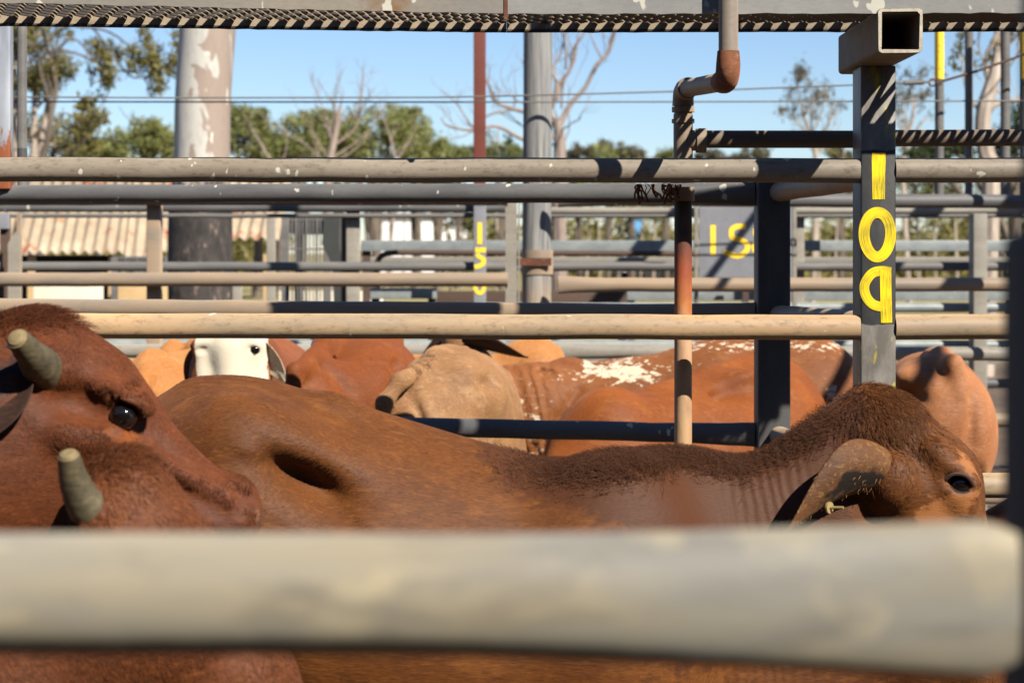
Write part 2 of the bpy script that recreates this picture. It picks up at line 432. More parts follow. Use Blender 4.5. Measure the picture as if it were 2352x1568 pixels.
# ---- overhead walkway: front plate, expanded mesh floor, toe board and box-section bracket
walk = thing('walkway', (.8, 4.2, 0), 'overhead walkway of limed steel plate and expanded mesh across the top', 'walkway')
segs = []   # (x at near, near depth, far depth, z) pairs
def seg(xa, na, fa, xb, nb, fb, za, zb): segs.append((xa, na, fa, xb, nb, fb, za, zb))
seg(at(-350, HY, 3.842).x, 3.842, 4.21, at(1162, HY, 3.842).x, 3.842, 4.28, 2.178, 2.1485)
seg(at(1162, HY, 3.844).x + .0005, 3.844, 4.28, at(2800, HY, 3.844).x, 3.844, 4.28, 2.1485, 2.1515)
for i, (xa, na, fa, xb, nb, fb, za, zb) in enumerate(segs):
    # front plate
    m = MB(); h = .062
    n = 60; v = []; fc = []
    rr = random.Random(i)
    for j in range(n + 1):
        t = j / n; x = xa + (xb - xa) * t; y = na + (nb - na) * t; z = za + (zb - za) * t
        w = rr.uniform(-.0015, .0015)
        v += [(x, y, z - .002 + w), (x, y, z + h), (x, y + .006, z + h), (x, y + .006, z - .002 + w)]
    for j in range(n):
        o4 = j * 4
        for q in range(4): fc.append((o4 + q, o4 + 4 + q, o4 + 4 + (q + 1) % 4, o4 + (q + 1) % 4))
    m.add(v, fc, False); m.build('front_plate', M['fascia'] if i == 0 else M['fascia_grey'], walk)
    # expanded mesh: strands zig-zag front to back, each a tilted ribbon
    m = MB(); sx = .0204; cols = int((xb - xa) / sx); steps = 6
    def S3(u, vv):
        t = min(max(u, 0), 1)
        return Vector((xa + (xb - xa) * u, (na + .008) * (1 - t) + (nb + .008) * t + vv * ((fa - na - .010) * (1 - t) + (fb - nb - .010) * t), za + (zb - za) * t + .004 + (.010 + .020 * (u if i == 0 else 1)) * vv))
    for c in range(cols):
        vs = []
        for q in range(steps + 1):
            o_ = .33 if (q + c) % 2 else -.33
            p = S3((c + .5 + o_ * 1.0) / cols, q / steps)
            vs += [p + Vector((.0052, 0, -.0036)), p + Vector((-.0052, 0, .0036)), p + Vector((-.0042, 0, .0052)), p + Vector((.0062, 0, -.0020))]
        fs = []
        for q in range(steps):
            for w in range(4): fs.append((q * 4 + w, q * 4 + 4 + w, q * 4 + 4 + (w + 1) % 4, q * 4 + (w + 1) % 4))
        m.add(vs, fs, False)
    m.build('mesh_floor', M['mesh'], walk)
    # toe board (behind) with angle lip
    m = MB(); v = []; fc = []
    for j in range(n + 1):
        t = j / n; x = xa + (xb - xa) * t; y = fa + (fb - fa) * t; z = za + (zb - za) * t + .010 + .020 * (t if i == 0 else 1)
        w = rr.uniform(-.002, .002) if rr.random() < .5 else 0
        v += [(x, y, z - .013 + w * .6), (x, y, z + .062), (x, y + .006, z + .062), (x, y + .006, z - .013 + w * .6)]
    for j in range(n):
        o4 = j * 4
        for q in range(4): fc.append((o4 + q, o4 + 4 + q, o4 + 4 + (q + 1) % 4, o4 + (q + 1) % 4))
    m.add(v, fc, False); m.build('toe_board', M['toe'], walk)
    m = MB(); m.tube([(v[q][0], v[q][1] - .002, v[q][2] - .003) for q in range(0, len(v), 4)], .0042, 6); m.build('lip', M['mesh'], walk)
m = MB(); xj = at(1162, HY, 3.854).x; m.box((xj, 3.846, 2.177), (.008, .012, .085)); m.build('splice', M['rusty'], walk)
# hollow box-section bracket lying on post 109
bx = (at(2018, HY, 3.83).x + at(2119, HY, 3.83).x) / 2; bw = .0925; zt = 2.156; y0, y1 = 3.832, 4.30
def ring(y, inset):
    h = bw / 2 - inset; r = .009 if inset == 0 else .005; out = []
    for cx_, cz_, a0 in ((1, 1, 0), (-1, 1, 90), (-1, -1, 180), (1, -1, 270)):
        for q in range(5):
            th = math.radians(a0 + q * 22.5); out.append((bx + cx_ * (h - r) + r * math.cos(th), y, zt - bw / 2 + cz_ * (h - r) + r * math.sin(th)))
    return out
m = MB(); n = 20
o_f, o_b, i_f, i_b = ring(y0, 0), ring(y1, 0), ring(y0, .0062), ring(y1 - .004, .0062)
loop = lambda a, b: [(a + j, a + (j + 1) % n, b + (j + 1) % n, b + j) for j in range(n)]
m.add(o_f + o_b, loop(0, n)); m.add(i_f + i_b, [q[::-1] for q in loop(0, n)])
m.add(i_b, [tuple(range(n))], False); m.add(o_b, [tuple(range(n))[::-1]], False)
br = m.build('bracket_beam', M['beam'], walk)
m = MB(); rr = random.Random(5); jit = lambda P, s: [(p[0] + rr.uniform(-s, s), p[1] - .001, p[2] + rr.uniform(-s, s)) for p in P]
e_o, e_i = jit(o_f, .0008), jit(i_f, .0012)
m.add(e_o + e_i, loop(0, n), False); m.build('cut_edge', M['cut'], br)
# weld lump and stub above the bracket
m = MB(); m.tube([(bx + .01, 3.89, 2.155), (bx + .01, 3.89, 2.9)], .026, 16); m.build('handrail_post', M['rusty'], walk)
m = MB(); m.box((bx - .06, 3.885, 2.19), (.012, .06, .07)); m.build('cleat', M['dark_post'], walk)

# solid side panels standing on the back edge of the walkway (their shade falls on the second fence)
for P in ([(.275, 2.19), (.70, 2.19), (.905, 2.86), (.275, 2.86)], [(.742, 2.19), (3.4, 2.19), (3.4, 2.86), (.947, 2.86)]):
    m = MB(); m.add([(x, 4.2875, z) for x, z in P] + [(x, 4.2935, z) for x, z in P], [(0, 1, 2, 3), (7, 6, 5, 4)] + [((i + 1) % 4, i, 4 + i, 4 + (i + 1) % 4) for i in range(4)], False)
    m.build('side_panel', M['toe'], walk)

# ---- overhead frame above the right-hand pens (its shade bands cross the rails and the tan rump)
ov = thing('overhead_gantry', (2.9, 6, 0), 'overhead steel gantry of long beams high above the right hand pens', 'gantry')
for X, ya, yb, w_, zz in ((2.24, 9.3, 11.7, .12, 3.5), (3.69, 4.5, 10.2, .11, 3.5), (3.0, 1.6, 5.6, .05, 3.44)):
    m = MB(); m.box((X, (ya + yb) / 2, zz), (w_, yb - ya, w_), bevel=.006); bm_ = m.build('beam', M['pipe_grey'], ov)
    for yy in ((11.62,) if X < 2.5 else (yb - .06,)):
        m = MB(); m.box((X, yy, (zz - w_ / 2) / 2), (w_ * .9, w_ * .9, zz - w_ / 2), bevel=.005); m.build('post', M['pipe_grey'], ov)
m = MB(); m.box((3.0, 1.7, 3.5), (3.2, .06, .06)); m.build('cross_beam', M['pipe_grey'], ov)
# ---- unseen wall and roof added behind the camera to cut sky fill
bs = thing('sky_blocker', (0, -5, 0), 'long dark wall and roof added unseen behind the camera to block sky light', 'shed')
m = MB(); m.box((0, -5.2, 2.1), (34, .1, 4.2)); m.build('wall', M['dark_inside'], bs)
m = MB(); m.box((0, -4.4, 4.3), (35, 2.2, .06), rot=Matrix.Rotation(math.radians(8), 3, 'X')); m.build('roof', M['dark_inside'], bs)
# ---- water pipe with rusty elbow and tee
wp = thing('water_pipe', (.4, 4.2, 0), 'rusty galvanised water pipe dropping from the walkway with elbows and a tee', 'pipe')
A = at(1673, 178, 3.813); dA = 3.813
up = Vector((A.x, dA, 2.9)); ev = []
R = .0205; B = at(1571, 205, 4.235)
pipe_mat = metal('pale_galvanised_pipe', lin(178, 162, 146), lin(150, 136, 122), stretch=(20, 20, 3), metallic=.15, seed=31)
m = MB(); m.tube([up, Vector((A.x, dA, at(0, 120, dA).z))], R, 20); m.build('pipe', pipe_mat, wp)
top = Vector((A.x, dA, at(0, 122, dA).z)); cor = Vector((A.x, dA, A.z))
dirB = (B - cor).normalized()
el = [top, Vector((A.x, dA, A.z + .055))]
for q in range(1, 8):
    t = q / 8; el.append((1 - t) ** 2 * Vector((A.x, dA, A.z + .04)) + 2 * t * (1 - t) * Vector((A.x, dA, A.z - .012)) + t * t * (cor + dirB * .045 + Vector((0, 0, -.006))))
el.append(cor + dirB * .06 + Vector((0, 0, -.006)))
M['elbow'] = metal('scaly_rust', lin(170, 104, 66), lin(128, 76, 48), stretch=(30, 30, 30), rust=lin(110, 56, 34), metallic=0, rough=.9, seed=32, stain=lin(196, 150, 110))
m = MB(); m.tube(el, [.0215, .023] + [.0255] * 7 + [.024], 20); m.build('elbow', M['elbow'], wp)
m = MB(); pa = cor + dirB * .055 + Vector((0, 0, -.006)); m.tube([pa, pa.lerp(B, .5), B - dirB * .03], .0205, 20); m.build('pipe', M['pipe_tan'], wp)
# second elbow turning down
XD = at(1569, HY, 4.25).x; dD = 4.25
Z = lambda py: at(0, py, dD).z
e2 = []
Bc = Vector((XD, dD, Z(206)))
for q in range(0, 9):
    t = q / 8; e2.append((1 - t) ** 2 * (B - dirB * .045) + 2 * t * (1 - t) * (Bc + Vector((0, 0, .004))) + t * t * Vector((XD, dD, Z(232))))
e2.append(Vector((XD, dD, Z(243))))
m = MB(); m.tube(e2, [.0245] * 8 + [.0245, .0255], 20); m.build('elbow', M['pipe_tan'], wp)
def sleeve(z0, z1, r, nm, mat=M['pipe_tan']):
    m = MB(); m.tube([(XD, dD, z0), (XD, dD, z1)], r, 20); return m.build(nm, mat, wp)
sleeve(Z(243), Z(268), .0205, 'pipe'); sleeve(Z(246), Z(258), .0262, 'coupling')
sleeve(Z(420), Z(262), .0225, 'tee'); sleeve(Z(283), Z(274), .0265, 'coupling')
sleeve(Z(462), Z(430), .0262, 'coupling')
m = MB(); yt = at(0, 323, dD).z
m.tube([(XD + .01, dD, yt), (XD + .035, dD, yt)], [.024, .024], 20); m.tube([(XD + .03, dD, yt), (XD + .053, dD, yt)], .0285, 20); m.build('tee_branch', M['pipe_tan'], wp)
M['tee_pipe'] = metal('old_branch_pipe', lin(150, 128, 106), lin(120, 102, 84), metallic=.05, seed=34, rough=.7)
zb = at(0, 320, dD).z
m = MB(); m.tube([(XD + .05, dD, zb), (pl + .02, dD + .02, at(0, 319, dD).z)], .0205, 18); m.build('pipe', M['tee_pipe'], wp)
m = MB(); m.tube([(pl + .02, dD + .02, at(0, 317, dD).z), (at(2800, HY, dD).x, dD + .02, at(0, 313, dD).z)], .0195, 18); m.build('pipe', M['tee_pipe'], wp)
M['rust_shade_drop'] = None
def m_drop():
    t = NT('rust_and_shade_pipe'); t.set(Roughness=.75)
    z = t.sep(t.tc.outputs['Object'])[2]; w = t.noise(t.map((30, 30, 12)), 1, 5, .6)
    zz = t.math('ADD', z, t.math('MULTIPLY', w, .12))
    c = t.ramp(t.mask(zz, 1.15, 1.80), [(.0, lin(186, 150, 104)), (.58, lin(200, 160, 124)), (.66, lin(192, 116, 56)), (.78, lin(160, 72, 32)), (.92, lin(52, 40, 34))])  # dark top stop is the rail's shadow put into the colour; orange is rust
    c = t.mix(t.math('MULTIPLY', t.mask(w, .45, .7), .4), c, lin(120, 70, 40))
    return t.done(c, t.bump(w, .5, .004))
M['rust_shade_drop'] = m_drop()
sleeve(0, Z(462), .0205, 'down_pipe', M['rust_shade_drop'])
# dry weeds caught on the coupling
m = MB(); rr = random.Random(3)
for i in range(26):
    p = Vector((XD - rr.uniform(.0, .12), dD - .03 + rr.uniform(-.02, .02), Z(425))); q = [p]
    for j in range(3): p = p + Vector((rr.uniform(-.012, .012), rr.uniform(-.008, .008), -rr.uniform(.004, .018))); q.append(p)
    m.tube(q, rr.uniform(.001, .0035), 5)
wd = m.build('dry_weed', plain('dry_weed', lin(116, 76, 44), .9))
tag(wd, 'clump of dry brown weed caught where the water pipe meets the top rail', 'weeds', kind='stuff')

# ---- middle distance fence with pale pole
D3 = 9.0
mid = thing('pen_fence', (0, D3, 0), 'tan pipe fence in the middle distance meeting the grey round timber pole', 'fence', 'steel pen fences')
zA, zB, zC = at(0, 456, D3).z, at(0, 642, D3).z, at(0, 806, D3).z
xl = at(-900, HY, D3).x; xp = at(1166, HY, D3).x; xq = at(1282, HY, D3).x; xr = at(2900, HY, D3).x
for zz, mat in ((zA, 'pipe_grey'), (zB, 'pipe_tan'), (zC, 'board'), (.83, 'pipe_tan'), (.45, 'pipe_tan')):
    rail(mid, (xl, D3, zz), (xp, D3, zz), .0342, M[mat]);
    rail(mid, (xq, D3, zz - (.026 if zz == zB else 0)), (xr, D3, zz - .024), .0342, M[mat], flat_a=.5)
m = MB(); zt_ = at(0, 462, D3).z
m.box((at(1174, HY, D3).x, D3 + .004, zt_ / 2), (at(1191, HY, D3).x - at(1165, HY, D3).x, .01, zt_))
m.box((at(1192, HY, D3).x, D3 + .03, zt_ / 2), (.008, .06, zt_)); m.build('angle_post', M['board'], mid)
for px in (352, -700, 2880):
    post_box(mid, px - 16, px + 16, D3 + .05, zA, M['pipe_tan'], name='post')
# uprights on the right rising above the rails
for px0, px1, d, yel in ((2147, 2168, 9.2, True), (2216, 2235, 9.4, False), (2298, 2320, 9.2, False), (2344, 2366, 9.2, True)):
    x = at((px0 + px1) / 2, HY, d).x; r = (px1 - px0) / 2 / F_PX * d
    m = MB(); z1 = at(0, 182 if yel else 20, d).z
    m.tube([(x, d, 1.9), (x, d, z1)], r, 14); u = m.build('upright_pipe', M['pipe_dim'], mid)
    if yel:
        m = MB(); m.tube([(x, d, z1), (x, d, at(0, 30, d).z)], r * 1.03, 14); m.build('yellow_cap', M['yellow_flat'], u)
m = MB(); m.tube([(at(2120, HY, 9.3).x, 9.3, 1.9), (at(2900, HY, 9.3).x, 9.3, 1.9)], .03, 12); m.build('rail', M['pipe_grey'], mid)

pole = thing('timber_pole', at(1234, HY, 9.16) * 1, 'tall round grey timber pole with a steel bracket strap', 'pole')
pole.location.z = 0
x = at(1234, HY, 9.16).x; r = 33 / F_PX * 9.16
m = MB(); m.tube([(x + .003 * math.sin(z * 3), 9.16, z) for z in np.linspace(0, 4.6, 40)], [r * (1.03 - .012 * z) for z in np.linspace(0, 4.6, 40)], 26)
m.build('shaft', M['pole'], pole)
zb0, zb1 = at(0, 630, 9.15).z, at(0, 574, 9.15).z
m = MB(); m.tube([(x, 9.16, zb0), (x, 9.16, zb1)], r + .007, 26); stp = m.build('strap', M['pipe_tan'], pole)
m = MB(); m.box((x - .042, 9.16 - r - .012, (at(0, 592, 9.15).z + at(0, 610, 9.15).z) / 2), (.222, .02, .038)); m.build('clamp_plate', M['rusty'], stp)

# ---- farther yard fence with numbered post
D4 = 11.0
far = thing('pen_fence', (0, D4, 0), 'far fence of thin grey pipes with the yellow 15 on a red topped post', 'fence', 'steel pen fences')
xl, xr = at(-600, HY, D4).x, at(2700, HY, D4).x
for py, th, mat in ((477, 21, 'pipe_grey'), (495.5, 10, 'pipe_dim'), (612, 21, 'pipe_dim'), (706, 22, 'galv'), (792, 22, 'galv'), (880, 22, 'pipe_grey')):
    z = at(0, py, D4).z; rr_ = th / 2 / F_PX * D4
    xs = [(xl, at(1160, HY, D4).x), (at(1262, HY, D4).x, xr)] if py == 477 else [(xl, xr)]
    for i, (a, b) in enumerate(xs):
        if py == 477 and i == 1: rr_ = 8 / F_PX * D4; z = at(0, 484, D4).z
        rail(far, (a, D4, z), (b, D4, z), rr_, M[mat if not (py == 477 and i) else 'board'], seed=py)
rail(far, (xl, D4 + .3, at(0, 464, D4).z), (at(1160, HY, D4).x, D4 + .3, at(0, 464, D4).z), .012, M['board'])
d = D4 - .09; w0, w1 = at(1088, HY, d).x, at(1116, HY, d).x
m = MB(); z1 = at(0, 446, d).z
m.box(((w0 + w1) / 2, d + .04, z1 / 2), (w1 - w0, .08, z1), bevel=.004); np15 = m.build('post', M['sign_grey'], far)
m = MB(); m.box(((w0 + w1) / 2 - .001, d + .04, (z1 + 3.4) / 2), (w1 - w0, .08, 3.4 - z1), bevel=.003); m.build('post_top', M['red_oxide'], np15)
def PF(px, py): p = at(px, py, d); return (p.x, p.z)
kf = d / F_PX
ribbon(np15, 'painted_number', [PF(1102, y) for y in np.linspace(511, 561, 8)], 10.5 * kf, d, M['yellow_flat'], .003)
ribbon(np15, 'painted_number', [PF(x, 574) for x in np.linspace(1092, 1116, 5)], 11 * kf, d, M['yellow_flat'], .003)
ribbon(np15, 'painted_number', [PF(q.x, q.y) for q in catmull([(1095, 583, 0), (1102, 590, 0), (1110, 595, 0), (1110, 604, 0), (1103, 610, 0), (1090, 613, 0)], 5)], 10 * kf, d, M['yellow_flat'], .0034)
ribbon(np15, 'painted_number', [PF(1102 + 11 * math.sin(t), 652 - 21 * math.cos(t)) for t in np.linspace(0, 6.28, 24)], 9 * kf, d, M['yellow_flat'], .003)
for px0, px1 in ((795, 826), (1822, 1848), (-300, -270)):
    post_box(far, px0, px1, D4 + .05, at(0, 480, D4).z, M['board'], depth=.06)
post_box(far, 2236, 2268, D4 - .2, at(0, 492, D4).z, M['board'], depth=.12)

# sign board 158
ds = 9.7
sg = thing('number_sign', (at(1670, HY, ds).x, ds, at(0, 636, ds).z), 'grey sheet sign with yellow number 158 half behind the dark post', 'sign')
a, b = at(1606, 474, ds), at(1820, 637, ds)
m = MB(); m.box(((a.x + b.x) / 2, ds + .006, (a.z + b.z) / 2), (b.x - a.x, .006, a.z - b.z)); sb = m.build('panel', M['sign_grey'], sg)
for px in (1600, 1826):
    xx = at(px, HY, ds).x; m = MB(); m.box((xx, ds + .02, at(0, 474, ds).z / 2), (.02, .03, at(0, 474, ds).z)); m.build('leg', M['board'], sg)
def PS(px, py): p = at(px, py, ds); return (p.x, p.z)
ks = ds / F_PX
ribbon(sb, 'painted_number', [PS(1638, y) for y in np.linspace(517, 586, 8)], 12 * ks, ds + .003, M['yellow_flat'])
five = catmull([(1714, 522, 0), (1694, 520, 0), (1681, 528, 0), (1683, 546, 0), (1700, 550, 0), (1717, 562, 0), (1713, 578, 0), (1694, 588, 0), (1662, 578, 0)], 5)
ribbon(sb, 'painted_number', [PS(q.x, q.y) for q in five], 12 * ks, ds + .003, M['yellow_flat'])
ribbon(sb, 'painted_number', [PS(1752 + 17 * math.sin(t), 534 - 15 * math.cos(t)) for t in np.linspace(0, 6.4, 22)], 11 * ks, ds + .003, M['yellow_flat'])
ribbon(sb, 'painted_number', [PS(1752 + 20 * math.sin(t), 568 - 18 * math.cos(t)) for t in np.linspace(0, 6.4, 22)], 11 * ks, ds + .003, M['yellow_flat'], .0012)
# depth-wise pipe behind that throws the slanting shadow over the sign
dp = thing('overhead_pipe', (2.5, 8.3, 0), 'single dark pipe running front to back high above the 158 sign', 'pipe')
c0 = at(1745, 480, ds); t0 = 1.6
m = MB(); q0 = Vector((c0.x + .74 * t0, ds - .90 * t0, c0.z + t0))
m.tube([q0 + Vector((0, -1.2, 0)), q0 + Vector((0, .5, 0))], .022, 12); m.build('pipe', M['dark_post'], dp)
m = MB(); m.tube([q0 + Vector((0, .45, -.01)), Vector((q0.x, q0.y + .45, 0))], .02, 12); m.build('stand', M['dark_post'], dp)

# galvanised plank, bent brown pipe and low boards
def plank(nm, px0, px1, py0, py1, dd, mat, label, cat, group=None, thick=.03, legs=True):
    a, b = at(px0, py0, dd), at(px1, py1, dd)
    if not legs: b.z = 0.0
    t = thing(nm, ((a.x + b.x) / 2, dd, 0), label, cat, group)
    m = MB(); m.box(((a.x + b.x) / 2, dd + thick / 2, (a.z + b.z) / 2), (b.x - a.x, thick, a.z - b.z), bevel=.004); m.build('panel', mat, t)
    if legs:
        n = max(2, int((b.x - a.x) / 2.4) + 1)
        for i in range(n):
            xx = a.x + .03 + (b.x - a.x - .06) * i / (n - 1)
            m = MB(); m.box((xx, dd + thick + .02, (a.z - .004) / 2), (.05, .04, a.z - .004)); m.build('leg', M['brown_pipe'], t)
    return t
plank('guard_rail', 830, 2700, 552, 577, 12.0, M['galv'], 'long bright galvanised guard rail below the distant tree line', 'guard rail', 'galvanised guard rails')
plank('guard_rail', 850, 1003, 662, 686, 11.4, M['galv'], 'short bright galvanised plank between the cages and the red-brown board', 'guard rail', 'galvanised guard rails')
plank('guard_rail', 1440, 2700, 662, 690, 12.4, M['galv'], 'low bright galvanised guard rail seen beneath the 158 sign', 'guard rail', 'galvanised guard rails')
plank('low_board', 1003, 1440, 668, 700, 12.2, M['brown_pipe'], 'low dark brown board behind the timber pole', 'board')
plank('low_board', 830, 2700, 590, 602, 12.6, M['board'], 'thin pale board under the long galvanised guard rail', 'board')
plank('low_board', -200, 1180, 700, 800, 12.8, M['board'], 'wide pale board low behind the cattle on the left', 'board')
plank('low_board', 1260, 2700, 722, 772, 12.9, M['board'], 'wide pale board low behind the cattle on the right', 'board')
plank('low_board', 1262, 2700, 818, 836, 12.3, M['board'], 'lowest pale board behind the tan rump at the right', 'board')
bp = thing('bent_pipe', (at(870, HY, 11.7).x, 11.7, 0), 'brown pipe with a bent down left end along the galvanised guard rail', 'pipe')
m = MB(); pz = [at(866, 690, 11.7), at(866, 606, 11.7), at(869, 596, 11.7), at(877, 587, 11.7), at(890, 582, 11.7), at(910, 580, 11.7)] + [at(x, 580 + (x - 910) * .004, 11.7) for x in range(1000, 1800, 80)]
pz[0].z = 0
m.tube(pz, 6.5 / F_PX * 11.7, 10); m.build('pipe', M['brown_pipe'], bp)
m = MB(); xx = pz[-1].x - .02; m.box((xx, 11.72, pz[-1].z / 2), (.04, .04, pz[-1].z)); m.build('leg', M['brown_pipe'], bp)

# ---- wires
def wire(pts, dd, r, label, mat='pipe_dim'):
    m = MB(); P = [at(x, y, dd) for x, y in pts]; m.tube(P, r, 6)
    o = m.build('wire', M[mat], None, origin=P[0]); return tag(o, label, 'wire', 'fence wires')
w1 = wire([(-600, 222), (0, 223), (400, 225), (1000, 224), (1240, 219), (1600, 209), (2060, 192)], 9.0, .0045, 'upper strained wire rising to the turnbuckle')
w2 = wire([(-600, 233), (0, 234), (1176, 235), (2352, 232), (2900, 231)], 9.02, .0045, 'lower level wire crossing the sky under the other one')
tb = thing('turnbuckle', at(2110, 190, 9.0), 'steel turnbuckle and ring joining wire to cable', 'turnbuckle')
m = MB(); m.tube([at(2060, 192, 9), at(2076, 191, 9)], .006, 8); m.tube([at(2076, 191, 9), at(2122, 189, 9)], .013, 10); m.tube([at(2122, 189, 9), at(2136, 189, 9)], .006, 8); m.build('body', M['pipe_dim'], tb)
m = MB(); c = at(2142, 190, 9); m.tube([c + Vector((.017 * math.cos(t), 0, .017 * math.sin(t))) for t in np.linspace(0, 6.283, 15)], .005, 6, False); m.build('ring', M['rusty'], tb)
m = MB(); c = at(2156, 191, 9); m.box(c, (.03, .02, .022), bevel=.004); m.build('clamp', M['brown_pipe'], tb)
P = [at(2150, 191, 9), at(2240, 165, 9), at(2352, 126, 9), at(2700, 0, 9)]
m = MB(); m.tube(P, .0065, 8); tag(m.build('cable', M['brown_pipe'], None, origin=P[0]), 'thicker brown cable rising from the turnbuckle to the right', 'cable')

# ---- corrugated shed on the left
sh = thing('iron_shed', (at(210, HY, 18.5).x, 19, 0), 'low shed with a rust spotted cream corrugated iron roof', 'shed')
def m_iron():
    t = NT('cream_corrugated_iron'); t.set(Roughness=.65)
    n = t.noise(t.map((2, 2, 2)), 1, 5, .6)
    c = t.mix(t.mask(n, .35, .65), lin(196, 178, 150), lin(168, 148, 122))
    r = t.noise(t.map((3.2, 3.2, 3.2), loc=(2, 5, 1)), 1, 6, .65)
    return t.done(t.mix(t.mask(r, .56, .64), c, lin(160, 92, 50)))
M['iron'] = m_iron()
def corr(px0, px1, pyb, d0, d1, ztop, nm, skew=0.0, drop=None):
    x0, x1 = at(px0, HY, d0).x, at(px1, HY, d0).x; pitch = .1125; n = int((x1 - x0) / pitch * 10); v = []; f = []
    zb = at(0, pyb, d0).z; rr = random.Random(px0); K = 6
    for i in range(n + 1):
        x = x0 + (x1 - x0) * i / n; w = math.cos(i / 10 * 2 * math.pi); off = .021 * w
        dz = drop(x) if drop else 0
        for j in range(K):
            t = j / (K - 1)
            v.append((x + skew * t, d0 + (d1 - d0) * t, zb + (ztop - zb) * t + off + dz * (1 - t)))
    for i in range(n):
        for j in range(K - 1): f.append((i * K + j, (i + 1) * K + j, (i + 1) * K + j + 1, i * K + j + 1))
    ob = link(nm, v, f, M['iron'], sh); s = ob.modifiers.new('thick', 'SOLIDIFY'); s.thickness = .003
    return ob
lip = lambda x: -.035 if at(285, 0, 16).x < x < at(385, 0, 16).x and False else (.0)
corr(40, 290, 580, 18.4, 19.9, 2.46, 'roof', -.2)
corr(286, 345, 592, 18.34, 19.9, 2.49, 'roof_patch', -.22)
corr(340, 400, 574, 18.4, 19.9, 2.47, 'roof', -.2)
corr(395, 640, 548, 18.5, 19.9, 2.45, 'roof', -.05)
corr(-260, 18, 578, 18.4, 19.9, 2.46, 'roof', -.2)
m = MB(); xa, xb = at(-240, HY, 18.8).x, at(262, HY, 18.8).x
m.box(((xa + xb) / 2, 19.1, .8), (xb - xa, .03, 1.6)); m.build('back_wall', M['dark_inside'], sh)
for px in (-200, 70, 256, 420, 612):
    xx = at(px, HY, 18.5).x; m = MB(); m.box((xx, 18.55, .81), (.07, .07, 1.6)); m.build('post', M['tan_board'], sh)
# panels and cages below it
plank('leaning_sheet', 76, 236, 655, 720, 13.6, M['white_sheet'], 'bright cream sheet panel standing below the shed roof', 'panel', legs=False)
plank('tan_cupboard', 270, 384, 655, 720, 13.7, M['tan_board'], 'tan timber box panel just left of the spotted tree trunk', 'panel', legs=False)
plank('grey_plate', -40, 19, 489, 526, 10.2, M['sign_grey'], 'grey plate on the far left below the rails', 'panel')
gp = thing('gusset_post', (at(30, HY, 10).x, 10, 0), 'pinkish post with a sloping gusset plate at far left', 'post')
m = MB(); a = at(18, 560, 10); b = at(34, 533, 10); c = at(45, 530, 10)
prof = [(a.x, 0), (a.x, a.z), (b.x, b.z), (c.x, c.z), (c.x, 0)]
v = [(x, 10.0, z) for x, z in prof] + [(x, 10.05, z) for x, z in prof]
m.add(v, [(0, 4, 3, 2, 1), (5, 6, 7, 8, 9)] + [(i, (i + 1) % 5, 5 + (i + 1) % 5, 5 + i) for i in range(5)], False); m.build('gusset', M['board'], gp)
m = MB(); e0 = at(41, 490, 10); m.box((at(42, 0, 10).x, 10.02, at(0, 490, 10).z / 2), (.022, .03, at(0, 490, 10).z)); m.build('post', M['pipe_tan'], gp)

def cage(px0, px1, py0, dd, label, nx, extra=0):
    t = thing('wire_cage', (at((px0 + px1) / 2, HY, dd).x, dd, 0), label, 'cage', 'wire cages')
    z1 = at(0, py0, dd).z; x0, x1 = at(px0, HY, dd).x, at(px1, HY, dd).x
    m = MB()
    for i in range(nx + 1):
        xx = x0 + (x1 - x0) * i / nx; m.tube([(xx, dd, .1), (xx, dd, z1)], .006 + (.004 if i % 3 == 0 else 0), 5)
    for i in range(9): m.tube([(x0, dd, .1 + (z1 - .1) * i / 8), (x1, dd, .1 + (z1 - .1) * i / 8)], .006, 5)
    m.build('mesh_side', M['pipe_dim'], t)
    for yy in (0, .8):
        for xx in (x0, x1):
            m = MB(); m.box((xx, dd + yy, z1 / 2), (.05, .04, z1)); m.build('corner_post', M['pipe_dim'], t)
    m = MB(); m.box(((x0 + x1) / 2, dd + .4, z1 - .06), (x1 - x0 - .05, .75, .11)); m.build('top_tray', M['pipe_dim'], t)
    return t
cage(655, 752, 500, 13.0, 'open wire mesh cage right of the spotted tree trunk', 12)
cage(262, 384, 590, 17.5, 'low barred gate panel under the right end of the shed roof', 14)
m = MB(); a = at(742, 500, 12.6); sh2 = thing('leaning_tarp', (a.x, 12.6, 0), 'dark tarpaulin strip slumped between the wire cage and pale post', 'tarp')
prof = [(at(x, y, 12.6).x, at(x, y, 12.6).z) for x, y in ((745, 492), (780, 492), (778, 560), (788, 640), (784, 720), (768, 720), (764, 610), (738, 560))]
v = [(x, 12.6 + .03 * math.sin(i), z) for i, (x, z) in enumerate(prof)] + [(x, 12.66, z) for x, z in prof]
n = len(prof); m.add(v, [tuple(range(n)), tuple(range(n, 2 * n))[::-1]] + [(i, i + n, (i + 1) % n + n, (i + 1) % n) for i in range(n)], False)
m.build('sheet', plain('dark_tarp', lin(38, 42, 40), .8), sh2)
plank('brown_post', 783, 797, 500, 720, 12.0, M['brown_pipe'], 'narrow brown post beside the wide pale post', 'post', legs=False)
plank('pale_panel', 612, 632, 500, 720, 12.4, M['board'], 'narrow pale upright panel left of the wire cage', 'panel', legs=False)
plank('pale_panel', 534, 555, 655, 720, 13.2, M['board'], 'pale stub panel against the right side of the spotted trunk', 'panel', legs=False)
plank('white_trough', 640, 880, 668, 700, 14.5, M['white_sheet'], 'pale trough low behind the wire cage', 'trough', legs=False)
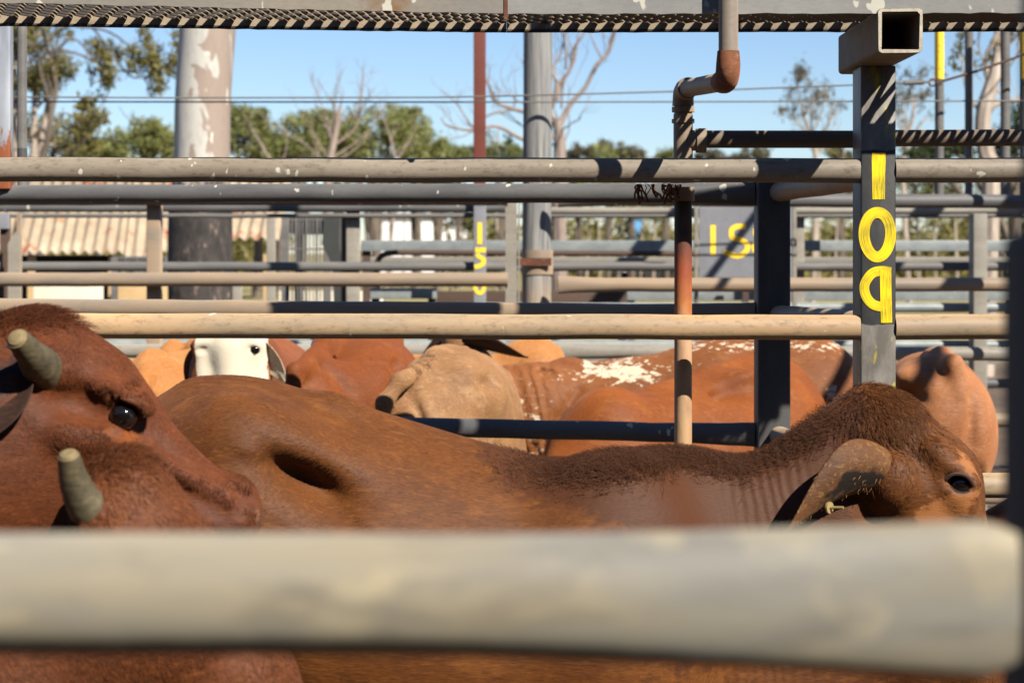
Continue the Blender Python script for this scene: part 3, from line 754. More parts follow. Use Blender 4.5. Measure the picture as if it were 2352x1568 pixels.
# ================================================================== TREES AND BACKGROUND
def m_leaf(name, a, b, c):
    t = NT(name); t.set(Roughness=.6); t.b.inputs['Specular IOR Level'].default_value = .25
    n = t.noise(t.map((.9, .9, .9)), 1, 4, .6); n2 = t.noise(t.map((9, 9, 9)), 1, 2, .5)
    col = t.mix(t.mask(n, .35, .65), a, b); col = t.mix(t.math('MULTIPLY', t.mask(n2, .45, .7), .6), col, c)
    t.b.inputs['Transmission Weight'].default_value = 0
    # leaves let some light through
    d = t.n('ShaderNodeBsdfTranslucent'); t.l(col, d.inputs[0]); mx = t.n('ShaderNodeMixShader'); mx.inputs[0].default_value = .3
    t.l(col, t.b.inputs['Base Color']); t.l(t.b.outputs[0], mx.inputs[1]); t.l(d.outputs[0], mx.inputs[2]); t.l(mx.outputs[0], t.out.inputs[0])
    return t.m
M['leaf'] = m_leaf('gum_leaves', lin(152, 154, 92), lin(116, 126, 70), lin(184, 180, 118))
M['leaf_olive'] = m_leaf('olive_leaves', lin(140, 132, 76), lin(112, 110, 62), lin(168, 152, 90))
M['leaf_dull'] = m_leaf('dull_leaves', lin(120, 110, 88), lin(96, 92, 66), lin(146, 134, 106))
M['leaf_dark'] = m_leaf('dark_leaves', lin(74, 88, 50), lin(56, 70, 42), lin(100, 110, 62))
def m_bark(name, a, b, c):
    t = NT(name); t.set(Roughness=.85)
    n = t.noise(t.map((5, 5, 1.4)), 1, 6, .65)
    return t.done(t.ramp(n, [(.32, a), (.5, b), (.7, c)]), t.bump(n, .5, .02))
M['bark_dead'] = m_bark('dead_wood', lin(118, 102, 92), lin(154, 136, 124), lin(178, 162, 150))
M['bark_gum'] = m_bark('gum_bark', lin(130, 116, 102), lin(176, 160, 144), lin(206, 192, 176))
M['bark_dark'] = m_bark('dark_bark', lin(70, 62, 54), lin(104, 92, 80), lin(134, 120, 104))

def limb(m, p, d, L, r, lev, rr, gn=.3, split=2, tips=None, up=.15, taper=.62, n=5):
    """branching limb; collects the tips of its twigs"""
    path, R = [Vector(p)], [r]; d = Vector(d).normalized(); q = Vector(p); seg = max(3, min(7, int(L / (r * 4) + 2)))
    for i in range(seg):
        d = (d + Vector((rr.gauss(0, gn), rr.gauss(0, gn), rr.gauss(0, gn) + up)) * .5).normalized()
        q = q + d * (L / seg); path.append(q.copy()); R.append(r * (1 - (1 - taper) * (i + 1) / seg))
    m.tube(path, R, n if r > .02 else 4, cap=False)
    if lev <= 0:
        if tips is not None: tips.append((q.copy(), d.copy()))
        return
    for s in range(split + (1 if rr.random() < .4 else 0)):
        k = rr.uniform(.45, 1.0) if s else 1.0
        i = min(seg, max(1, int(k * seg)))
        nd = (d + Vector((rr.gauss(0, .55), rr.gauss(0, .55), rr.gauss(.1, .45)))).normalized()
        limb(m, path[i], nd, L * rr.uniform(.55, .82), R[i] * rr.uniform(.55, .8), lev - 1, rr, gn, split, tips, up, taper, n)

def leaf_faces(pts, size, rr, droop=.5):
    v, f = [], []
    for p in pts:
        L = size * rr.uniform(.6, 1.4); w = L * rr.uniform(.28, .5)
        a = Vector((rr.gauss(0, 1), rr.gauss(0, 1), rr.gauss(-droop, .8))).normalized()
        b = a.cross(Vector((rr.gauss(0, 1), rr.gauss(0, 1), rr.gauss(0, 1)))).normalized()
        o = len(v); v += [p - a * L * .5, p + b * w * .5, p + a * L * .5, p - b * w * .5]; f.append((o, o + 1, o + 2, o + 3))
    return v, f

def cloud(c, r, n, rr, shell=.45):
    out = []
    for _ in range(n):
        d = Vector((rr.gauss(0, 1), rr.gauss(0, 1), rr.gauss(0, 1))).normalized(); k = (shell + (1 - shell) * rr.random() ** .6)
        out.append(Vector((c[0] + d.x * r[0] * k, c[1] + d.y * r[1] * k, c[2] + d.z * r[2] * k)))
    return out

def clumps(c, r, rr, n_cl, per, cl_size):
    """leaf clumps spread through an ellipsoid volume, leaving gaps"""
    pts = []
    for _ in range(n_cl):
        d = Vector((rr.gauss(0, 1), rr.gauss(0, 1), rr.gauss(0, 1))).normalized(); k = rr.random() ** .38
        q = (c[0] + d.x * r[0] * k, c[1] + d.y * r[1] * k, c[2] + d.z * r[2] * k); s = cl_size * rr.uniform(.6, 1.35)
        pts += cloud(q, (s, s, s * .8), per, rr, .2)
    return pts

def bush_tree(px, d, blobs, label, leaf='leaf', seed=0, trunk_r=.13, ls=.17, dens=1.0, group='trees beyond the yards', bark='bark_dark', name='gum_tree'):
    """blobs: crown lobes (px, py, rx, ry) as seen; d metres away; crown lobes get real depth"""
    rr = random.Random(seed * 31 + int(px)); base = Vector((at(px, HY, d).x, d, 0))
    t = thing(name, base, label, 'tree', group); k = d / F_PX
    mt = MB(); pts = []
    for (bx_, by_, rx, ry) in blobs:
        c = at(bx_, by_, d); c.y += rr.uniform(-.5, .5) * rx * k; r = (rx * k, rx * k * .9, ry * k)
        vol = r[0] * r[1] * r[2]; cs = .16 * (r[0] + r[2]) * .9 + .12
        pts += clumps(c, r, rr, int(dens * max(14, 34 * (r[0] * r[2]) / (cs * cs) * .11)), 46, cs)
        a = Vector((base.x + rr.uniform(-.1, .1), d, max(.5, c.z * .35))); path = [a, a.lerp(c, .5) + Vector((rr.uniform(-.2, .2), rr.uniform(-.2, .2), .1)), c]
        mt.tube(path, [trunk_r * .7, trunk_r * .5, trunk_r * .25], 6, False)
        for _ in range(4):
            dd = Vector((rr.gauss(0, 1), rr.gauss(0, 1), rr.uniform(.0, 1.2))).normalized()
            limb(mt, path[1].lerp(c, rr.random()), dd, max(r) * .8, trunk_r * .25, 1, rr, .3)
    hz = min(at(b[0], b[1], d).z for b in blobs)
    mt.tube([base, base + Vector((.05, 0, hz * .3)), base + Vector((0, 0, hz * .8))], [trunk_r * 1.2, trunk_r, trunk_r * .75], 8, False)
    mt.build('trunk', M[bark], t)
    v, f = leaf_faces(pts, ls, rr); link('crown', v, f, M[leaf], t)
    return t

def dead_tree(px, py0, d, stems, label, seed, lev=3, name='dead_tree', bark='bark_dead', leaf=None, nleaf=0, ls=.14, spread=.3):
    """stems: polylines of (px, py, radius in px)"""
    rr = random.Random(seed); base = Vector((at(px, HY, d).x, d, 0)); k = d / F_PX
    t = thing(name, base, label, 'tree', 'bare and thin trees beyond the yards'); m = MB(); tips = []
    for st in stems:
        P = [at(x, y, d) for x, y, r in st]
        for i, p in enumerate(P): p.y += .12 * k * 40 * math.sin(i * 1.7 + seed + len(st))
        if st[0][1] >= HY - 2: P[0] = base.copy()
        Q = catmull(P, 5); R = []
        for i in range(len(Q)):
            u = i / 5; j = min(int(u), len(st) - 2); R.append((st[j][2] + (st[j + 1][2] - st[j][2]) * (u - j)) * k)
        m.tube(Q, R, 8 if R[0] > .03 else 5, cap=False)
        for i in range(len(Q) // 3, len(Q)):
            if rr.random() < spread:
                dr = (Q[min(i + 1, len(Q) - 1)] - Q[i - 1]).normalized() + Vector((rr.gauss(0, .6), rr.gauss(0, .6), rr.gauss(.25, .5)))
                limb(m, Q[i], dr, R[i] * rr.uniform(6, 12) + 16 * k, min(R[i] * .4, 2.2 * k), lev - 1, rr, .28, 2, tips, .12)
        tips.append((Q[-1], Vector((0, 0, 1))))
    m.build('trunk', M[bark], t)
    if leaf:
        pts = []
        for _ in range(nleaf):
            p, dd = rr.choice(tips); s = rr.uniform(7, 20) * k
            pts += cloud(p, (s, s, s * 1.2), 7, rr, .1)
        v, f = leaf_faces(pts, ls, rr, 1.2); link('crown', v, f, M[leaf], t)
    return t

# big spotted gum trunk close behind the yards
def m_spotted():
    t = NT('spotted_gum_bark'); t.set(Roughness=.8)
    big = t.noise(t.map((4.2, 4.2, 1.5), loc=(5.3, 2.2, 7.7)), 1, 4, .55, 1.2)
    sm = t.noise(t.map((9, 9, 3.2), loc=(1, 6, 2)), 1, 3, .5, .6)
    side = t.sep(t.tc.outputs['Object'])[0]
    big = t.math('ADD', big, t.math('MULTIPLY', side, -1.1))
    c = t.mix(t.mask(big, .435, .45), lin(164, 146, 132), lin(202, 198, 188))
    c = t.mix(t.mask(sm, .635, .65), c, lin(226, 220, 206))
    fin = t.noise(t.map((30, 30, 9)), 1, 5, .65); c = t.mix(t.math('MULTIPLY', t.mask(fin, .5, .75), .35), c, lin(120, 110, 102))
    z = t.sep(t.tc.outputs['Object'])[2]; wob = t.noise(t.map((5, 5, 4)), 1, 5, .65)
    low = t.mask(t.math('ADD', z, t.math('MULTIPLY', wob, 1.1)), 2.75, 2.62)
    rough = t.noise(t.map((14, 14, 6)), 1, 6, .75)
    dk = t.ramp(rough, [(.38, lin(40, 36, 33)), (.58, lin(72, 64, 59)), (.68, lin(176, 150, 136))])
    c = t.mix(low, c, dk)
    b = t.bump(t.math('ADD', t.math('MULTIPLY', rough, low), t.math('MULTIPLY', big, .2)), .7, .03)
    return t.done(c, b)
gum = thing('spotted_gum', (at(465, HY, 14).x, 14, 0), 'big spotted gum with pale patchy bark and dark rough bark at its base', 'tree')
k = 14 / F_PX; P, R = [], []
for py, l, r_ in ((1070, 350, 575), (900, 372, 552), (690, 386, 536), (600, 386, 535), (500, 387, 533), (430, 396, 529), (360, 400, 528), (220, 403, 530), (65, 413, 541), (-120, 425, 548), (-400, 440, 545), (-1200, 452, 540)):
    p = at((l + r_) / 2, py, 14); P.append(p); R.append((r_ - l) / 2 * k)
P[0].z = 0
m = MB(); rr = random.Random(4)
Q = catmull(P, 6); RR = np.interp(np.linspace(0, len(R) - 1, len(Q)), range(len(R)), R)
m.tube(Q, list(RR), 40, False)
top = Q[-1]; tips = []
for dx, dy in ((-.7, .3), (.6, -.2), (.1, .7)):
    limb(m, top - Vector((0, 0, .05)), (dx, dy, .9), 2.6, .16, 3, rr, .2, 2, tips)
m.build('trunk', m_spotted(), gum)
pts = []
for p, _ in tips: pts += cloud(p, (.7, .7, .5), 34, rr, .1)
v, f = leaf_faces(pts, .2, rr, 1.0); link('crown', v, f, M['leaf'], gum)

# spreading gum at the far left
dead_tree(95, 0, 30, [
    [(60, 575, 8.2), (92, 420, 7.5), (108, 330, 6.8), (120, 260, 6.1), (128, 200, 5.1), (112, 120, 4.1), (90, 40, 3.4), (60, -60, 2.7)],
    [(122, 250, 4.1), (90, 150, 3.7), (120, 118, 3.4), (180, 125, 2.7), (250, 155, 2.4), (312, 166, 2), (360, 150, 1.5), (400, 158, 1)],
    [(110, 140, 3.4), (170, 90, 2.7), (230, 150, 2.3), (300, 165, 1.6), (340, 178, 0.95)],
    [(60, 150, 3.4), (140, 70, 3.4), (205, 60, 3.1), (255, 120, 2.7), (300, 175, 2.2), (330, 180, 1.8), (345, 215, 0.95)],
    [(150, 60, 2.7), (240, 70, 2.7), (300, 110, 2.4), (340, 165, 2), (390, 160, 1.1), (405, 120, 0.68)],
    [(110, 330, 2.7), (150, 260, 2), (195, 300, 1.6), (215, 260, 1.4), (245, 230, 1.1), (250, 190, 0.68)],
    [(130, 350, 2.7), (190, 330, 2), (210, 265, 1.6), (235, 190, 0.68)],
    [(100, 120, 3.4), (50, 90, 2.7), (0, 100, 2), (-60, 70, 1.4)],
], 'spreading gum with crooked bare limbs at the far left of the sky', 11, 3, 'gum_tree', 'bark_dark', 'leaf_olive', 700, .085, .34)
bush_tree(40, 31, [(60, 90, 62, 46), (15, 60, 70, 40), (120, 150, 46, 40), (85, 190, 46, 30), (40, 30, 90, 40)], 'olive leafed gum behind the grey pipes at the top left', 'leaf_olive', 3, .14, .085, 2.0, bark='bark_gum')
bush_tree(70, 38, [(70, 310, 75, 50), (130, 320, 75, 55), (30, 290, 50, 60), (180, 330, 45, 40), (190, 290, 26, 30)], 'yellow green bushy tree low behind the left pipes', 'leaf_olive', 4, .14, .10, 1.5)
bush_tree(320, 62, [(320, 320, 82, 42), (275, 335, 59, 33), (375, 335, 47, 40), (330, 298, 49, 22)], 'rounded green tree just left of the spotted trunk', 'leaf', 5, .16, .17, 1.7)
bush_tree(590, 64, [(560, 300, 64, 62), (600, 330, 64, 49), (520, 290, 59, 51), (575, 262, 44, 24)], 'green tree showing just right of the spotted trunk', 'leaf', 6, .16, .17, 1.7)
bush_tree(690, 60, [(690, 320, 70, 49), (720, 285, 59, 40), (745, 320, 59, 56), (655, 340, 42, 38)], 'dark green tree left of the pale dead stems', 'leaf', 7, .16, .16, 1.7)
bush_tree(860, 61, [(850, 300, 87, 56), (800, 330, 70, 49), (900, 280, 51, 38), (920, 325, 66, 49)], 'wide green tree behind the pale dead stems', 'leaf', 8, .16, .16, 1.7)
bush_tree(955, 63, [(950, 300, 49, 51), (970, 335, 54, 40), (930, 270, 35, 26)], 'green tree at the right end of the leafy clump', 'leaf', 9, .16, .16, 1.7)
for i, (px, py, rx, ry, lf, lab) in enumerate([
    (1050, 350, 44, 16, 'leaf', 'low green tree left of the red post'), (1150, 348, 50, 20, 'leaf', 'low green tree between the red post and the timber pole'),
    (1330, 352, 30, 18, 'leaf_dull', 'small brownish thin tree right of the timber pole'), (1395, 345, 42, 24, 'leaf_dull', 'brownish thin crowned tree far right of the timber pole'),
    (1450, 352, 30, 18, 'leaf_dull', 'faint brownish tree left of the water pipe'), (1530, 360, 30, 14, 'leaf', 'low green crown left of the tee joint'),
    (1640, 358, 40, 14, 'leaf_dull', 'low thin crown under the branch pipe'), (1720, 356, 40, 16, 'leaf_dull', 'low brownish crown beneath the middle of the branch pipe'), (1930, 352, 30, 20, 'leaf_dull', 'low crown left of post 109')]):
    bush_tree(px, 78, [(px, py, rx, ry), (px - rx * .5, py + 8, rx * .6, ry * .8), (px + rx * .55, py + 6, rx * .6, ry * .9)], lab, lf, 20 + i, .12, .16, .75 if lf == 'leaf_dull' else 1.2)
bush_tree(2330, 36, [(2340, 300, 60, 48), (2300, 330, 40, 30), (2390, 280, 60, 60), (2190, 345, 50, 20), (2130, 350, 40, 14)], 'dark green tree at the right edge behind the tall pipes', 'leaf_dark', 14, .16, .10, 1.6)

for i, (px, py, rx, ry, lab) in enumerate([(225, 345, 60, 24, 'green crown low between the left gum and the rounded tree'), (455, 335, 60, 34, 'green crown hidden behind the spotted trunk'), (640, 345, 50, 26, 'low green crown filling the gap left of the dark green tree'), (1005, 352, 44, 18, 'low green crown at the far right of the leafy clump'), (780, 345, 60, 30, 'green crown behind the foot of the pale dead tree')]):
    bush_tree(px, 70, [(px, py, rx, ry), (px - rx * .6, py + 8, rx * .6, ry * .8), (px + rx * .6, py + 6, rx * .6, ry * .9)], lab, 'leaf', 50 + i, .14, .18, 1.6)
# bare trees
dead_tree(760, 0, 44, [
    [(745, 575, 9.6), (750, 480, 9.6), (757, 380, 8.8), (772, 300, 7.2), (782, 240, 3)],
    [(772, 330, 3.5), (815, 295, 3), (828, 240, 2.5), (834, 180, 1.5), (832, 150, 0.6)],
    [(760, 320, 2.5), (745, 260, 2), (728, 210, 1.5), (715, 180, 0.5)], [(770, 290, 2), (770, 230, 1.5), (780, 180, 1), (790, 160, 0.5)],
    [(750, 360, 2), (715, 300, 1.5), (690, 260, 1), (672, 225, 0.5)], [(740, 370, 2), (700, 330, 1.5), (640, 300, 1), (600, 265, 0.5)],
    [(770, 360, 2.5), (850, 300, 1.5), (880, 250, 0.8), (890, 220, 0.5)], [(760, 380, 2), (830, 330, 1.5), (860, 270, 0.7)]],
    'pale dead tree rising from the green clump', 21, 3, spread=.55)
dead_tree(880, 0, 46, [[(900, 575, 4), (910, 420, 3.5), (900, 330, 2.5), (880, 270, 1.5), (870, 220, 0.5)], [(905, 380, 2.5), (940, 320, 1.5), (960, 270, 0.5)]], 'thin bare tree at the right of the green clump', 22, 3, spread=.5)
dead_tree(620, 0, 46, [[(660, 575, 4), (640, 430, 3.5), (610, 350, 2.5), (580, 300, 1.5), (560, 262, 0.5)], [(640, 400, 2.5), (660, 320, 1.5), (640, 270, 0.6)]], 'thin bare tree left of the green clump', 23, 3, spread=.5)
dead_tree(1285, 0, 26, [
    [(1282, 575, 17), (1284, 440, 16), (1286, 360, 15), (1284, 310, 13), (1279, 275, 10)],
    [(1282, 300, 10), (1262, 255, 7), (1272, 235, 6), (1278, 190, 5), (1268, 160, 3), (1290, 120, 2.5), (1300, 60, 1.5)],
    [(1284, 290, 8), (1310, 240, 6), (1345, 200, 5), (1370, 150, 4.5), (1395, 125, 4), (1408, 90, 3.6), (1420, 40, 2)],
    [(1280, 230, 5), (1288, 190, 5), (1310, 160, 4), (1320, 110, 3.4), (1345, 70, 2.4), (1350, 20, 1)],
    [(1300, 160, 3.4), (1300, 110, 3), (1285, 60, 2)], [(1290, 250, 3), (1295, 190, 2.6), (1320, 140, 2.2), (1330, 60, 1.2)],
    [(1385, 140, 2.4), (1360, 90, 2), (1352, 60, 1)],
    [(1268, 320, 6), (1235, 270, 5), (1180, 250, 4.4), (1140, 235, 3.6), (1120, 190, 2.6), (1105, 170, 1)],
    [(1180, 252, 3), (1130, 262, 2.6), (1100, 280, 2)],
    [(1262, 340, 5), (1200, 320, 4.4), (1140, 290, 4), (1090, 300, 3.4), (1030, 290, 2.4), (1012, 270, 1.2)],
    [(1090, 300, 2.6), (1070, 270, 2.2), (1042, 230, 1.6), (1010, 205, .8)], [(1240, 270, 2.4), (1215, 200, 2), (1200, 140, 1)]],
    'tall bare tree forking into the sky right of the timber pole', 24, 3, spread=.3)
dead_tree(1865, 0, 52, [[(1880, 575, 7), (1876, 420, 6), (1870, 340, 5), (1850, 280, 4), (1838, 230, 2), (1835, 195, 1)], [(1872, 350, 4), (1900, 290, 3), (1925, 240, 1.2)], [(1862, 320, 3), (1830, 280, 2), (1810, 260, 1)], [(1868, 330, 3), (1862, 260, 2), (1875, 215, 1)]],
    'slim dull leafed tree left of post 109', 25, 4, 'slim_tree', 'bark_gum', 'leaf_dull', 130, .12, .5)
dead_tree(2090, 0, 52, [[(2070, 575, 7), (2075, 420, 6), (2080, 330, 5), (2095, 270, 4), (2100, 215, 1.4)], [(2078, 350, 4), (2110, 290, 3), (2135, 265, 1)], [(2078, 330, 3), (2060, 260, 2), (2068, 205, 1)]],
    'slim dull leafed tree right of post 109', 26, 4, 'slim_tree', 'bark_gum', 'leaf_dull', 120, .12, .5)
dead_tree(2262, 0, 24, [
    [(2285, 575, 22), (2275, 430, 21), (2266, 350, 20), (2258, 290, 19), (2262, 240, 18), (2284, 170, 15), (2296, 100, 12), (2290, 30, 9)],
    [(2272, 200, 7), (2266, 140, 6), (2285, 90, 6), (2310, 30, 4)], [(2262, 255, 8), (2300, 235, 6.5), (2340, 230, 5), (2400, 200, 3)],
    [(2258, 270, 5), (2230, 225, 3.4), (2215, 190, 2), (2205, 120, 1)], [(2290, 120, 5), (2330, 90, 4), (2360, 60, 2)], [(2300, 170, 3), (2335, 130, 2.4), (2345, 80, 1)]],
    'leaning pale gum trunk behind the tall pipes at the right', 27, 3, 'gum_tree', 'bark_gum', 'leaf_olive', 110, .075, .3)

# tree trunks and scrub seen under the rails
rr = random.Random(77)
for i, (px, w) in enumerate([(845, 8), (868, 6), (898, 5), (925, 4), (960, 9), (1000, 4), (1035, 5), (1062, 4), (1140, 6), (1300, 11), (1345, 8), (1378, 5), (1420, 6), (1470, 4), (1500, 7), (1560, 5), (1880, 8), (1915, 6), (1945, 5), (2085, 7), (2112, 8), (2150, 6), (2200, 8), (2228, 5), (2300, 7)]):
    d = 70 + rr.uniform(-8, 16); k = d / F_PX
    b = Vector((at(px, HY, d).x, d, 0)); t = thing('woodland_tree', b, 'slender tree trunk in the far tree line under the rails', 'tree', 'woodland trunks under the rails')
    m = MB(); h = rr.uniform(4.6, 6.0); lean = rr.uniform(-.5, .5)
    m.tube([b, b + Vector((lean * .3, 0, h * .5)), b + Vector((lean, 0, h))], [w * k * .5, w * k * .4, w * k * .25], 7, False)
    m.build('trunk', M['bark_gum' if rr.random() < .6 else 'bark_dark'], t)
    pts = []
    for _ in range(5): pts += clumps(b + Vector((lean + rr.uniform(-.8, .8), rr.uniform(-.6, .6), h * rr.uniform(.55, .95))), (.9, .8, .5), rr, 5, 26, .35)
    v, f = leaf_faces(pts, .2, rr); link('crown', v, f, M[rr.choice(['leaf', 'leaf_olive', 'leaf_dark'])], t)
# the wood behind, one mass
pts = []
for i in range(900):
    x = rr.uniform(-75, 75); d = rr.uniform(92, 150)
    if -13.5 < x * 100 / d < -2.9 and rr.random() < .92: continue
    h = rr.uniform(1.6, 4.4); pts += clumps((x, d, h * .5), (1.9, 1.3, h * .5), rr, 7, 20, .7)
v, f = leaf_faces(pts, .5, rr)
tag(link('far_woodland', v, f, M['leaf_olive'], None, (0, 100, 0)), 'distant mass of olive scrub behind the yards', 'woodland', kind='stuff')
# pale sheds and parked vehicles far off
def far_box(nm, px0, px1, py0, py1, d, col, label, cat, roof=None):
    a, b = at(px0, py0, d), at(px1, py1, d); t = thing(nm, ((a.x + b.x) / 2, d, 0), label, cat)
    m = MB(); w = b.x - a.x; m.box(((a.x + b.x) / 2, d + 2, a.z / 2), (w, 4, a.z), bevel=.05); m.build('wall', plain(nm + '_wall', col, .6, 0, .05, 1), t)
    m = MB(); x = (a.x + b.x) / 2
    v = [(a.x - .2, d - .2, a.z), (b.x + .2, d - .2, a.z), (b.x + .2, d + 4.2, a.z), (a.x - .2, d + 4.2, a.z), (a.x - .2, d + 2, a.z + w * .1), (b.x + .2, d + 2, a.z + w * .1)]
    m.add(v, [(0, 1, 5, 4), (2, 3, 4, 5), (0, 4, 3), (1, 2, 5), (0, 3, 2, 1)], False); m.build('roof', plain(nm + '_roof', roof or col, .5, 0, .05, 1), t)
far_box('white_shed', 868, 1000, 500, 560, 96, lin(250, 248, 244), 'long white shed among the far trunks', 'shed')
far_box('white_shed', 1008, 1068, 512, 560, 99, lin(250, 248, 244), 'smaller white shed left of the 15 post', 'shed')
def car(px, py, d, col, label, wpx=30):
    k = d / F_PX; L = wpx * k; x = at(px, HY, d).x; t = thing('parked_car', (x, d, 0), label, 'car', 'vehicles parked beyond the yards')
    m = MB(); m.box((x, d, .75), (L, 1.7, .8), bevel=.15); m.build('body', plain('car_paint', col, .3, 0, .03, 2), t)
    m = MB(); m.box((x - .1 * L, d, 1.4), (L * .6, 1.5, .62), bevel=.2); m.build('cabin', plain('car_cabin', scale4(col, .6), .2, 0, .03, 2), t)
    for s in (-.3, .3):
        for yy in (-.8, .8):
            m = MB(); m.tube([(x + s * L, d + yy - .1, .35), (x + s * L, d + yy + .1, .35)], .35, 12); m.build('wheel', M['dark_inside'], t)
car(1432, 530, 88, lin(235, 235, 235), 'white vehicle parked beyond the rails'); car(1470, 535, 90, lin(214, 216, 220), 'pale vehicle parked beside the blue container')
car(1560, 535, 92, lin(170, 60, 50), 'red vehicle parked in the far distance', 28); car(1525, 535, 93, lin(210, 190, 170), 'beige vehicle parked left of the red one', 24)
far_box('blue_container', 1452, 1476, 496, 560, 95, lin(90, 160, 215), 'small blue container in the far distance', 'container')
# ================================================================== CATTLE: one smooth skin per animal
class Skin:
    """signed distance field on a (possibly uneven) grid, meshed by surface nets"""
    def __init__(s, xs, ys, zs):
        s.ax = [np.asarray(a, np.float32) for a in (xs, ys, zs)]
        s.rs = 1.0
        s.F = np.full([len(a) for a in s.ax], .3, np.float32)
    def sl(s, lo, hi):
        r = []
        for a, l, h in zip(s.ax, lo, hi):
            i0 = max(0, int(np.searchsorted(a, l)) - 3); i1 = min(len(a), int(np.searchsorted(a, h)) + 3); r.append(slice(i0, i1))
        return tuple(r)
    def g(s, sl): return np.meshgrid(*[a[q] for a, q in zip(s.ax, sl)], indexing='ij', sparse=True)
    def comb(s, sl, d, k, sub):
        A = s.F[sl]
        if A.size == 0: return
        if sub:
            d = -d; h = np.clip(.5 - .5 * (A - d) / k, 0, 1); s.F[sl] = A + (d - A) * h + k * h * (1 - h)
        else:
            h = np.clip(.5 + .5 * (A - d) / k, 0, 1); s.F[sl] = A + (d - A) * h - k * h * (1 - h)
    def ell(s, c, r, k=.05, rot=None, sub=False):
        """ellipsoid; rot = 3x3 matrix (local to world)"""
        c = np.array(c, np.float32); r = np.array(r, np.float32) * s.rs
        R = np.array(rot if rot is not None else Matrix.Identity(3), np.float32)
        ext = np.sqrt(((R * r) ** 2).sum(1)) + k + .02
        sl = s.sl(c - ext, c + ext); X, Y, Z = s.g(sl); X, Y, Z = X - c[0], Y - c[1], Z - c[2]
        u = R[0, 0] * X + R[1, 0] * Y + R[2, 0] * Z; v = R[0, 1] * X + R[1, 1] * Y + R[2, 1] * Z; w = R[0, 2] * X + R[1, 2] * Y + R[2, 2] * Z
        k0 = np.sqrt((u / r[0]) ** 2 + (v / r[1]) ** 2 + (w / r[2]) ** 2)
        k1 = np.sqrt((u / r[0] ** 2) ** 2 + (v / r[1] ** 2) ** 2 + (w / r[2] ** 2) ** 2) + 1e-6
        s.comb(sl, (k0 * (k0 - 1) / k1).astype(np.float32), k, sub)
    def cone(s, a, b, ra, rb, k=.05, sy=1.0, sub=False):
        """round cone from a to b, squeezed sideways (y) by sy"""
        ra, rb = ra * s.rs, rb * s.rs
        a = np.array(a, np.float32); b = np.array(b, np.float32); m = max(ra, rb) * max(1, sy) + k + .02
        sl = s.sl(np.minimum(a, b) - m, np.maximum(a, b) + m); X, Y, Z = s.g(sl)
        sc = np.array([1, 1 / sy, 1], np.float32); d = (b - a) * sc; dd = float((d * d).sum()) + 1e-9
        X, Y, Z = X - a[0], (Y - a[1]) / sy, Z - a[2]
        t = np.clip((X * d[0] + Y * d[1] + Z * d[2]) / dd, 0, 1)
        D = np.sqrt((X - t * d[0]) ** 2 + (Y - t * d[1]) ** 2 + (Z - t * d[2]) ** 2) - (ra + (rb - ra) * t)
        s.comb(sl, (D * min(1, sy) if sy < 1 else D).astype(np.float32), k, sub)
    def chain(s, P, k=.05, sy=1.0):
        for (a, ra), (b, rb) in zip(P[:-1], P[1:]): s.cone(a, b, ra, rb, k, sy)
    def hit(s, px, py, d0=2.2, d1=9.0):
        """first point of the skin met along the sight line through (px, py)"""
        for d in np.arange(d0, d1, .006):
            p = at(px, py, d); i = [int(np.searchsorted(a, q)) for a, q in zip(s.ax, p)]
            if all(0 < j < len(a) - 1 for j, a in zip(i, s.ax)) and s.F[tuple(i)] < 0: return p
        return at(px, py, (d0 + d1) / 2)
    def mesh(s):
        F = s.F; S = F < 0
        n = [q - 1 for q in F.shape]
        cnt = np.zeros(n, np.int8)
        for i in (0, 1):
            for j in (0, 1):
                for l in (0, 1): cnt += S[i:n[0] + i, j:n[1] + j, l:n[2] + l]
        act = np.argwhere((cnt > 0) & (cnt < 8)); N = len(act)
        idx = np.full(n, -1, np.int32); idx[act[:, 0], act[:, 1], act[:, 2]] = np.arange(N)
        acc = np.zeros((N, 3)); num = np.zeros(N)
        corner = lambda o: F[act[:, 0] + o[0], act[:, 1] + o[1], act[:, 2] + o[2]]
        P = lambda o: np.stack([s.ax[q][act[:, q] + o[q]] for q in range(3)], 1)
        for ax in range(3):
            o1, o2 = [q for q in range(3) if q != ax]
            for u in (0, 1):
                for w in (0, 1):
                    a = [0, 0, 0]; a[o1] = u; a[o2] = w; b = list(a); b[ax] = 1
                    va, vb = corner(a), corner(b); mk = (va < 0) != (vb < 0)
                    t = np.where(mk, va / np.where(mk, va - vb, 1), 0)[:, None]
                    acc += np.where(mk[:, None], P(a) * (1 - t) + P(b) * t, 0); num += mk
        V = acc / num[:, None]; faces = []
        for ax in range(3):
            o1, o2 = [(1, 2), (2, 0), (0, 1)][ax]
            sa = [slice(1, -1)] * 3; sa[ax] = slice(0, -1); sb = [slice(1, -1)] * 3; sb[ax] = slice(1, None)
            A, B = S[tuple(sa)], S[tuple(sb)]
            e = np.argwhere(A != B); inside = A[e[:, 0], e[:, 1], e[:, 2]]
            e = e + np.array([0 if q == ax else 1 for q in range(3)])
            def ci(d1, d2):
                c = e.copy(); c[:, o1] -= d1; c[:, o2] -= d2; return idx[c[:, 0], c[:, 1], c[:, 2]]
            q = np.stack([ci(1, 1), ci(0, 1), ci(0, 0), ci(1, 0)], 1); q[~inside] = q[~inside][:, ::-1]; faces.append(q)
        Fc = np.concatenate(faces); Fc = Fc[(Fc >= 0).all(1)]
        return V, Fc
